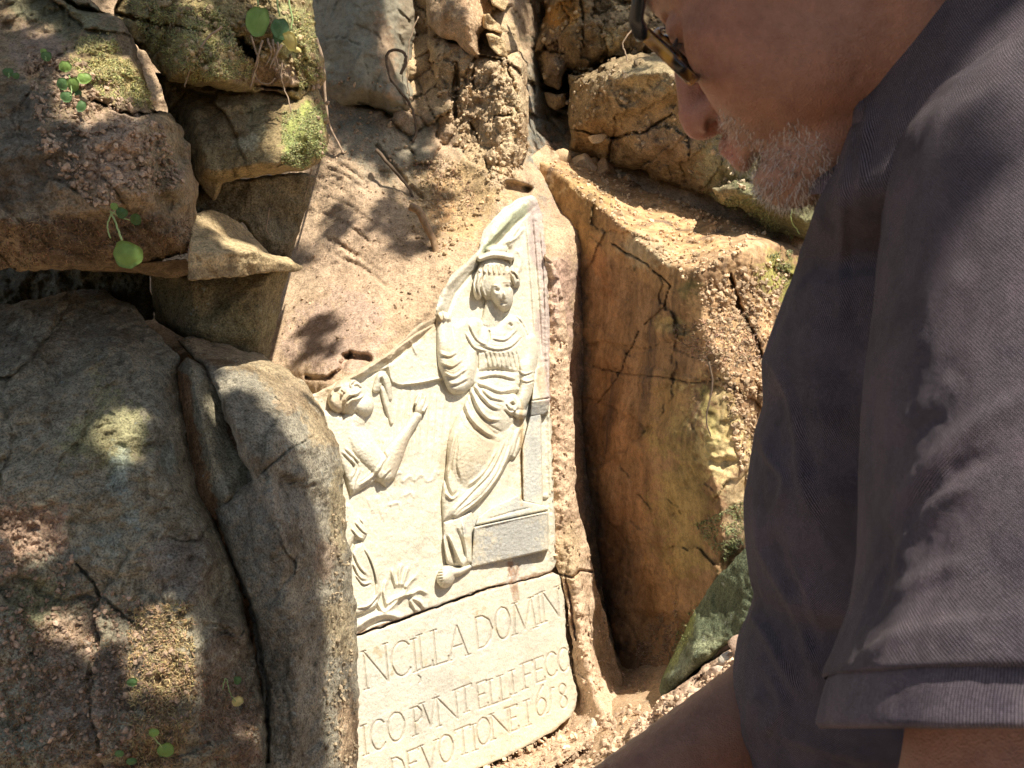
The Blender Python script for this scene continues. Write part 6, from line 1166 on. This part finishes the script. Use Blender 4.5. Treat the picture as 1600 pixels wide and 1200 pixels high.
leaf_plant('pennywort', 'small olive yellow leaf on the lower middle of the lichened boulder', [(371, 1096, 9, 8, -20, .02, 'y', .2), (371, 1063, 6, 7, 0, .02, 'd', .2), (206, 1066, 8, 7, 0, .016, 'd', .2)], [([(348, 1078), (352, 1060), (360, 1084), (368, 1096)], .0006)])

# loose stones
def stone(label, x, y, rx, ry, col, off=.0, group=None, seed=0):
    ph = []; n, m = 14, 9; z = float(zread(x, y)); s = z/FPX; c0 = cc(x, y, z-off)
    V = []
    for j in range(m+1):
        for i in range(n):
            a = 2*math.pi*i/n; b = math.pi*j/m; V.append((math.sin(b)*math.cos(a), math.cos(b), math.sin(b)*math.sin(a)))
    V = np.array(V)
    for k in range(9):                        # plane cuts make it angular
        d = RNG.normal(0, 1, 3); d /= np.linalg.norm(d); h = RNG.uniform(.35, .72); q = V@d; V = V-np.outer(np.maximum(q-h, 0), d)
    V = V*np.array([rx*s, ry*s, (rx+ry)/2*s*.9])*1.75; V += .06*rx*s*fbm(V/(rx*s)+seed, 2, seed)[:, None]*V/(np.linalg.norm(V, axis=1, keepdims=True)+1e-9)
    F = [(j*n+i, j*n+(i+1) % n, (j+1)*n+(i+1) % n, (j+1)*n+i) for j in range(m) for i in range(n)]
    return tag(mesh_np('loose_stone', c2w(V+c0), np.array(F), M_PEB, None, True, np.tile(np.array(col), (len(V), 1))), label, 'stone', group)
stone('pale angular stone at the left tip of the slab top', 846, 248, 20, 15, (.58, .43, .28), seed=1); stone('small brown stone standing on the slab, left of the pale pyramid stone', 876, 246, 11, 11, (.50, .36, .22), seed=2)
stone('pale pyramid shaped stone on the slab top', 909, 256, 15, 19, (.62, .48, .33), seed=3); stone('rough brown clod at the right of the pyramid stone', 943, 268, 18, 14, (.48, .33, .20), seed=4); stone('little clod leaning behind the pyramid stone', 928, 252, 9, 9, (.5, .36, .22), seed=5)
stone('pale flat stone resting on the boulder above the slab', 935, 216, 11, 6, (.66, .52, .36), .01, seed=6); stone('white stone chip in the earth at the foot of the tablet', 924, 1138, 9, 9, (.66, .56, .44), seed=7)
for x, y, r_, c_, lb in ((1160, 1016, 17, (.62, .45, .34), 'largest pinkish stone in the rubble bank, beside the shirt front'), (1118, 1052, 12, (.60, .46, .36), 'middle sized pinkish stone halfway down the rubble bank'), (1090, 1082, 10, (.64, .5, .38), 'pale stone low in the rubble bank near the wedge stone'), (1178, 1040, 12, (.66, .54, .44), 'palest stone of the rubble bank, just above the forearm'), (1066, 1098, 8, (.5, .36, .26), 'small brown stone at the lower left end of the rubble bank'), (1136, 1030, 9, (.55, .5, .42), 'grey white chip between the largest and the middle rubble stones'), (1150, 1048, 8, (.5, .35, .25), 'small brown pebble directly below the largest rubble stone')):
    stone(lb, x, y, r_, r_*.8, c_, group='stones in the rubble bank', seed=int(x))

# ================================================================ the tree whose crown shades the dig
shade = [[(-260, 500), (0, 455), (160, 452), (235, 500), (262, 570), (330, 592), (405, 632), (450, 690), (478, 750), (498, 830), (500, 1000), (500, 1330), (-260, 1330)],
         [(-260, 130), (0, 190), (50, 235), (85, 310), (130, 355), (240, 350), (300, 330), (330, 440), (-260, 470)], [(222, -120), (250, -120), (256, 60), (262, 170), (285, 230), (300, 300), (260, 330), (248, 240), (228, 150)], [(30, -80), (130, -40), (205, 50), (215, 90), (150, 60), (70, 30)],
         [(262, 140), (330, 140), (410, 160), (400, 230), (420, 262), (380, 290), (300, 270), (270, 200)], [(486, -200), (610, -200), (596, 20), (586, 110), (600, 170), (660, 165), (690, 240), (640, 280), (560, 250), (500, 190)],
         [(560, 330), (610, 300), (690, 290), (700, 330), (660, 400), (620, 400), (590, 370)], [(480, 500), (520, 500), (520, 560), (470, 570)], [(825, -200), (1100, -200), (1090, 60), (960, 70), (900, 120), (880, 240), (835, 230), (840, 60)],
         [(960, 160), (1040, 200), (1090, 190), (1120, 260), (1040, 290), (960, 250)], [(505, 335), (545, 330), (540, 370), (510, 370)], [(790, -200), (830, -200), (820, 60), (800, 30)]]
lit = [('e', 105, 548, 56, 34), ('e', 255, 1070, 54, 130), ('e', 42, 832, 56, 50), ('e', 120, 972, 70, 34), ('e', 545, 1150, 22, 60), ('e', 185, 690, 34, 34), ('e', 185, 225, 112, 112), ('e', 440, 180, 16, 22), ('e', 380, 1150, 20, 26), ('e', 350, 640, 14, 26)]
def in_shade(x, y, pad=0):
    m = np.zeros(x.shape, bool)
    for p in shade: m |= inpoly(x, y, p)
    for _, cx, cy, rx, ry in lit: m &= np.hypot((x-cx)/(rx+pad), (y-cy)/(ry+pad)) > 1
    return m
leafP = []
def shade_pts(n):
    x = RNG.uniform(-260, 1150, n*4); y = RNG.uniform(-220, 1330, n*4); ok = in_shade(x, y, 20); x, y = x[ok][:n], y[ok][:n]
    z = ROCKZ[np.clip(((y-ZY0)/2).astype(int), 0, 899), np.clip(((x-ZX0)/2).astype(int), 0, 1149)]; return cc(x, y, np.minimum(z, 3))
P0 = shade_pts(7500); leafP.append(P0+SUNC*RNG.uniform(1.9, 2.7, (len(P0), 1)))
man_sh = [[(940, -260), (1640, -260), (1640, 20), (1570, 90), (1510, 190), (1450, 270), (1380, 330), (1280, 360), (1180, 330), (1040, 230), (950, 80)]]
q = sample(man_sh[0], 2000); leafP.append(cc(q[:, 0], q[:, 1], np.where(q[:, 0] > 1380, .43, .58))+SUNC*RNG.uniform(1.5, 2.3, (2000, 1)))
# the rest of the crown: kept wherever its shadow does not fall on a sunlit part of the view
c = RNG.uniform((-2.6, .9, -2.2), (2.6, 3.4, 3.2), (9000, 3)); keep = np.ones(len(c), bool)
for t in np.arange(.6, 5.2, .03):
    p = c-SUNC*t; okz = p[:, 2] > .25; x, y = proj(np.where(okz[:, None], p, [0, 0, 1])); v = okz & (x > -120) & (x < 1760) & (y > -120) & (y < 1300)
    zz = ROCKZ[np.clip(((y-ZY0)/2).astype(int), 0, 899), np.clip(((x-ZX0)/2).astype(int), 0, 1149)]
    keep &= ~(v & (np.abs(p[:, 2]-zz) < .12) & ~in_shade(x, y, 14)); keep &= ~(v & (x > 1300) & (y > 150) & (np.abs(p[:, 2]-.45) < .2))
keep &= ~((np.abs(c[:, 0]/np.maximum(c[:, 2], .1)) < .62) & (c[:, 1]/np.maximum(c[:, 2], .1) < .55) & (c[:, 2] > 0))
leafP.append(c[keep]); LP = np.vstack(leafP); n = len(LP)
nn = SUNC+RNG.normal(0, .45, (n, 3)); nn /= np.linalg.norm(nn, axis=1, keepdims=True); e1 = np.cross(nn, RNG.normal(0, 1, (n, 3))); e1 /= np.linalg.norm(e1, axis=1, keepdims=True); e2 = np.cross(nn, e1); sz = RNG.uniform(.017, .028, (n, 1))
sz[-int(keep.sum()):] *= 2.6
sh = [(0, -1.0, 0), (.42, -.45, .06), (.5, .1, .08), (.3, .65, .05), (0, 1.15, 0), (-.3, .65, .05), (-.5, .1, .08), (-.42, -.45, .06)]
V = np.stack([LP+e1*a*sz+e2*b*sz+nn*cz_*sz for a, b, cz_ in sh], 1).reshape(-1, 3); b = np.arange(n)[:, None]*8
F = np.vstack([b+np.array(f) for f in ((0, 1, 2, 3), (0, 3, 4, 5), (0, 5, 6, 7))])
tw = c2w(np.array([1.75, -1.9, .2])); tw[2] = -.05
tree = empty('tree', tw, 'broadleaf tree standing beside the dig, its crown shading the rocks', 'tree')
o = mesh_np('crown', c2w(V), F, simple('tree_foliage', (.075, .12, .03), .5, (9, .4), trans=.25), tree, False); o['kind'] = 'stuff'
M_BARK = simple('tree_bark', (.14, .105, .075), .95, (30, .5), bump=.8)
def limb(name, pts, r0, r1):
    P = smooth_line(pts, 6); n = len(P); V = []; F = []
    for k in range(n):
        t = P[min(k+1, n-1)]-P[max(k-1, 0)]; t /= np.linalg.norm(t); a = np.cross(t, [.3, .2, 1]); a /= np.linalg.norm(a); b2 = np.cross(t, a); r = r0+(r1-r0)*k/(n-1)
        for j in range(12): V.append(P[k]+(a*math.cos(j*.5236)+b2*math.sin(j*.5236))*r*(1+.08*math.sin(j*2.3+k*.7)))
    for k in range(n-1):
        for j in range(12): F.append((k*12+j, k*12+(j+1) % 12, k*12+12+(j+1) % 12, k*12+12+j))
    mesh_np(name, np.array(V), np.array(F), M_BARK, tree)
T0 = tw; top = T0+np.array([.25, -.1, 3.1])
limb('trunk', [T0, T0+np.array([.05, 0, 1.0]), T0+np.array([.15, -.05, 2.1]), top, top+np.array([0, .1, 1.0])], .16, .06)
for tgt in ((.95, 2.6, -.4), (1.5, 2.2, .1), (2.2, 2.4, .6), (1.6, 2.9, -1.2), (.4, 2.9, -1.3)):
    e = c2w(np.array(tgt)); limb('branch', [top-np.array([0, 0, .5]), (top+e)/2+np.array([0, 0, .25]), e], .05, .012)
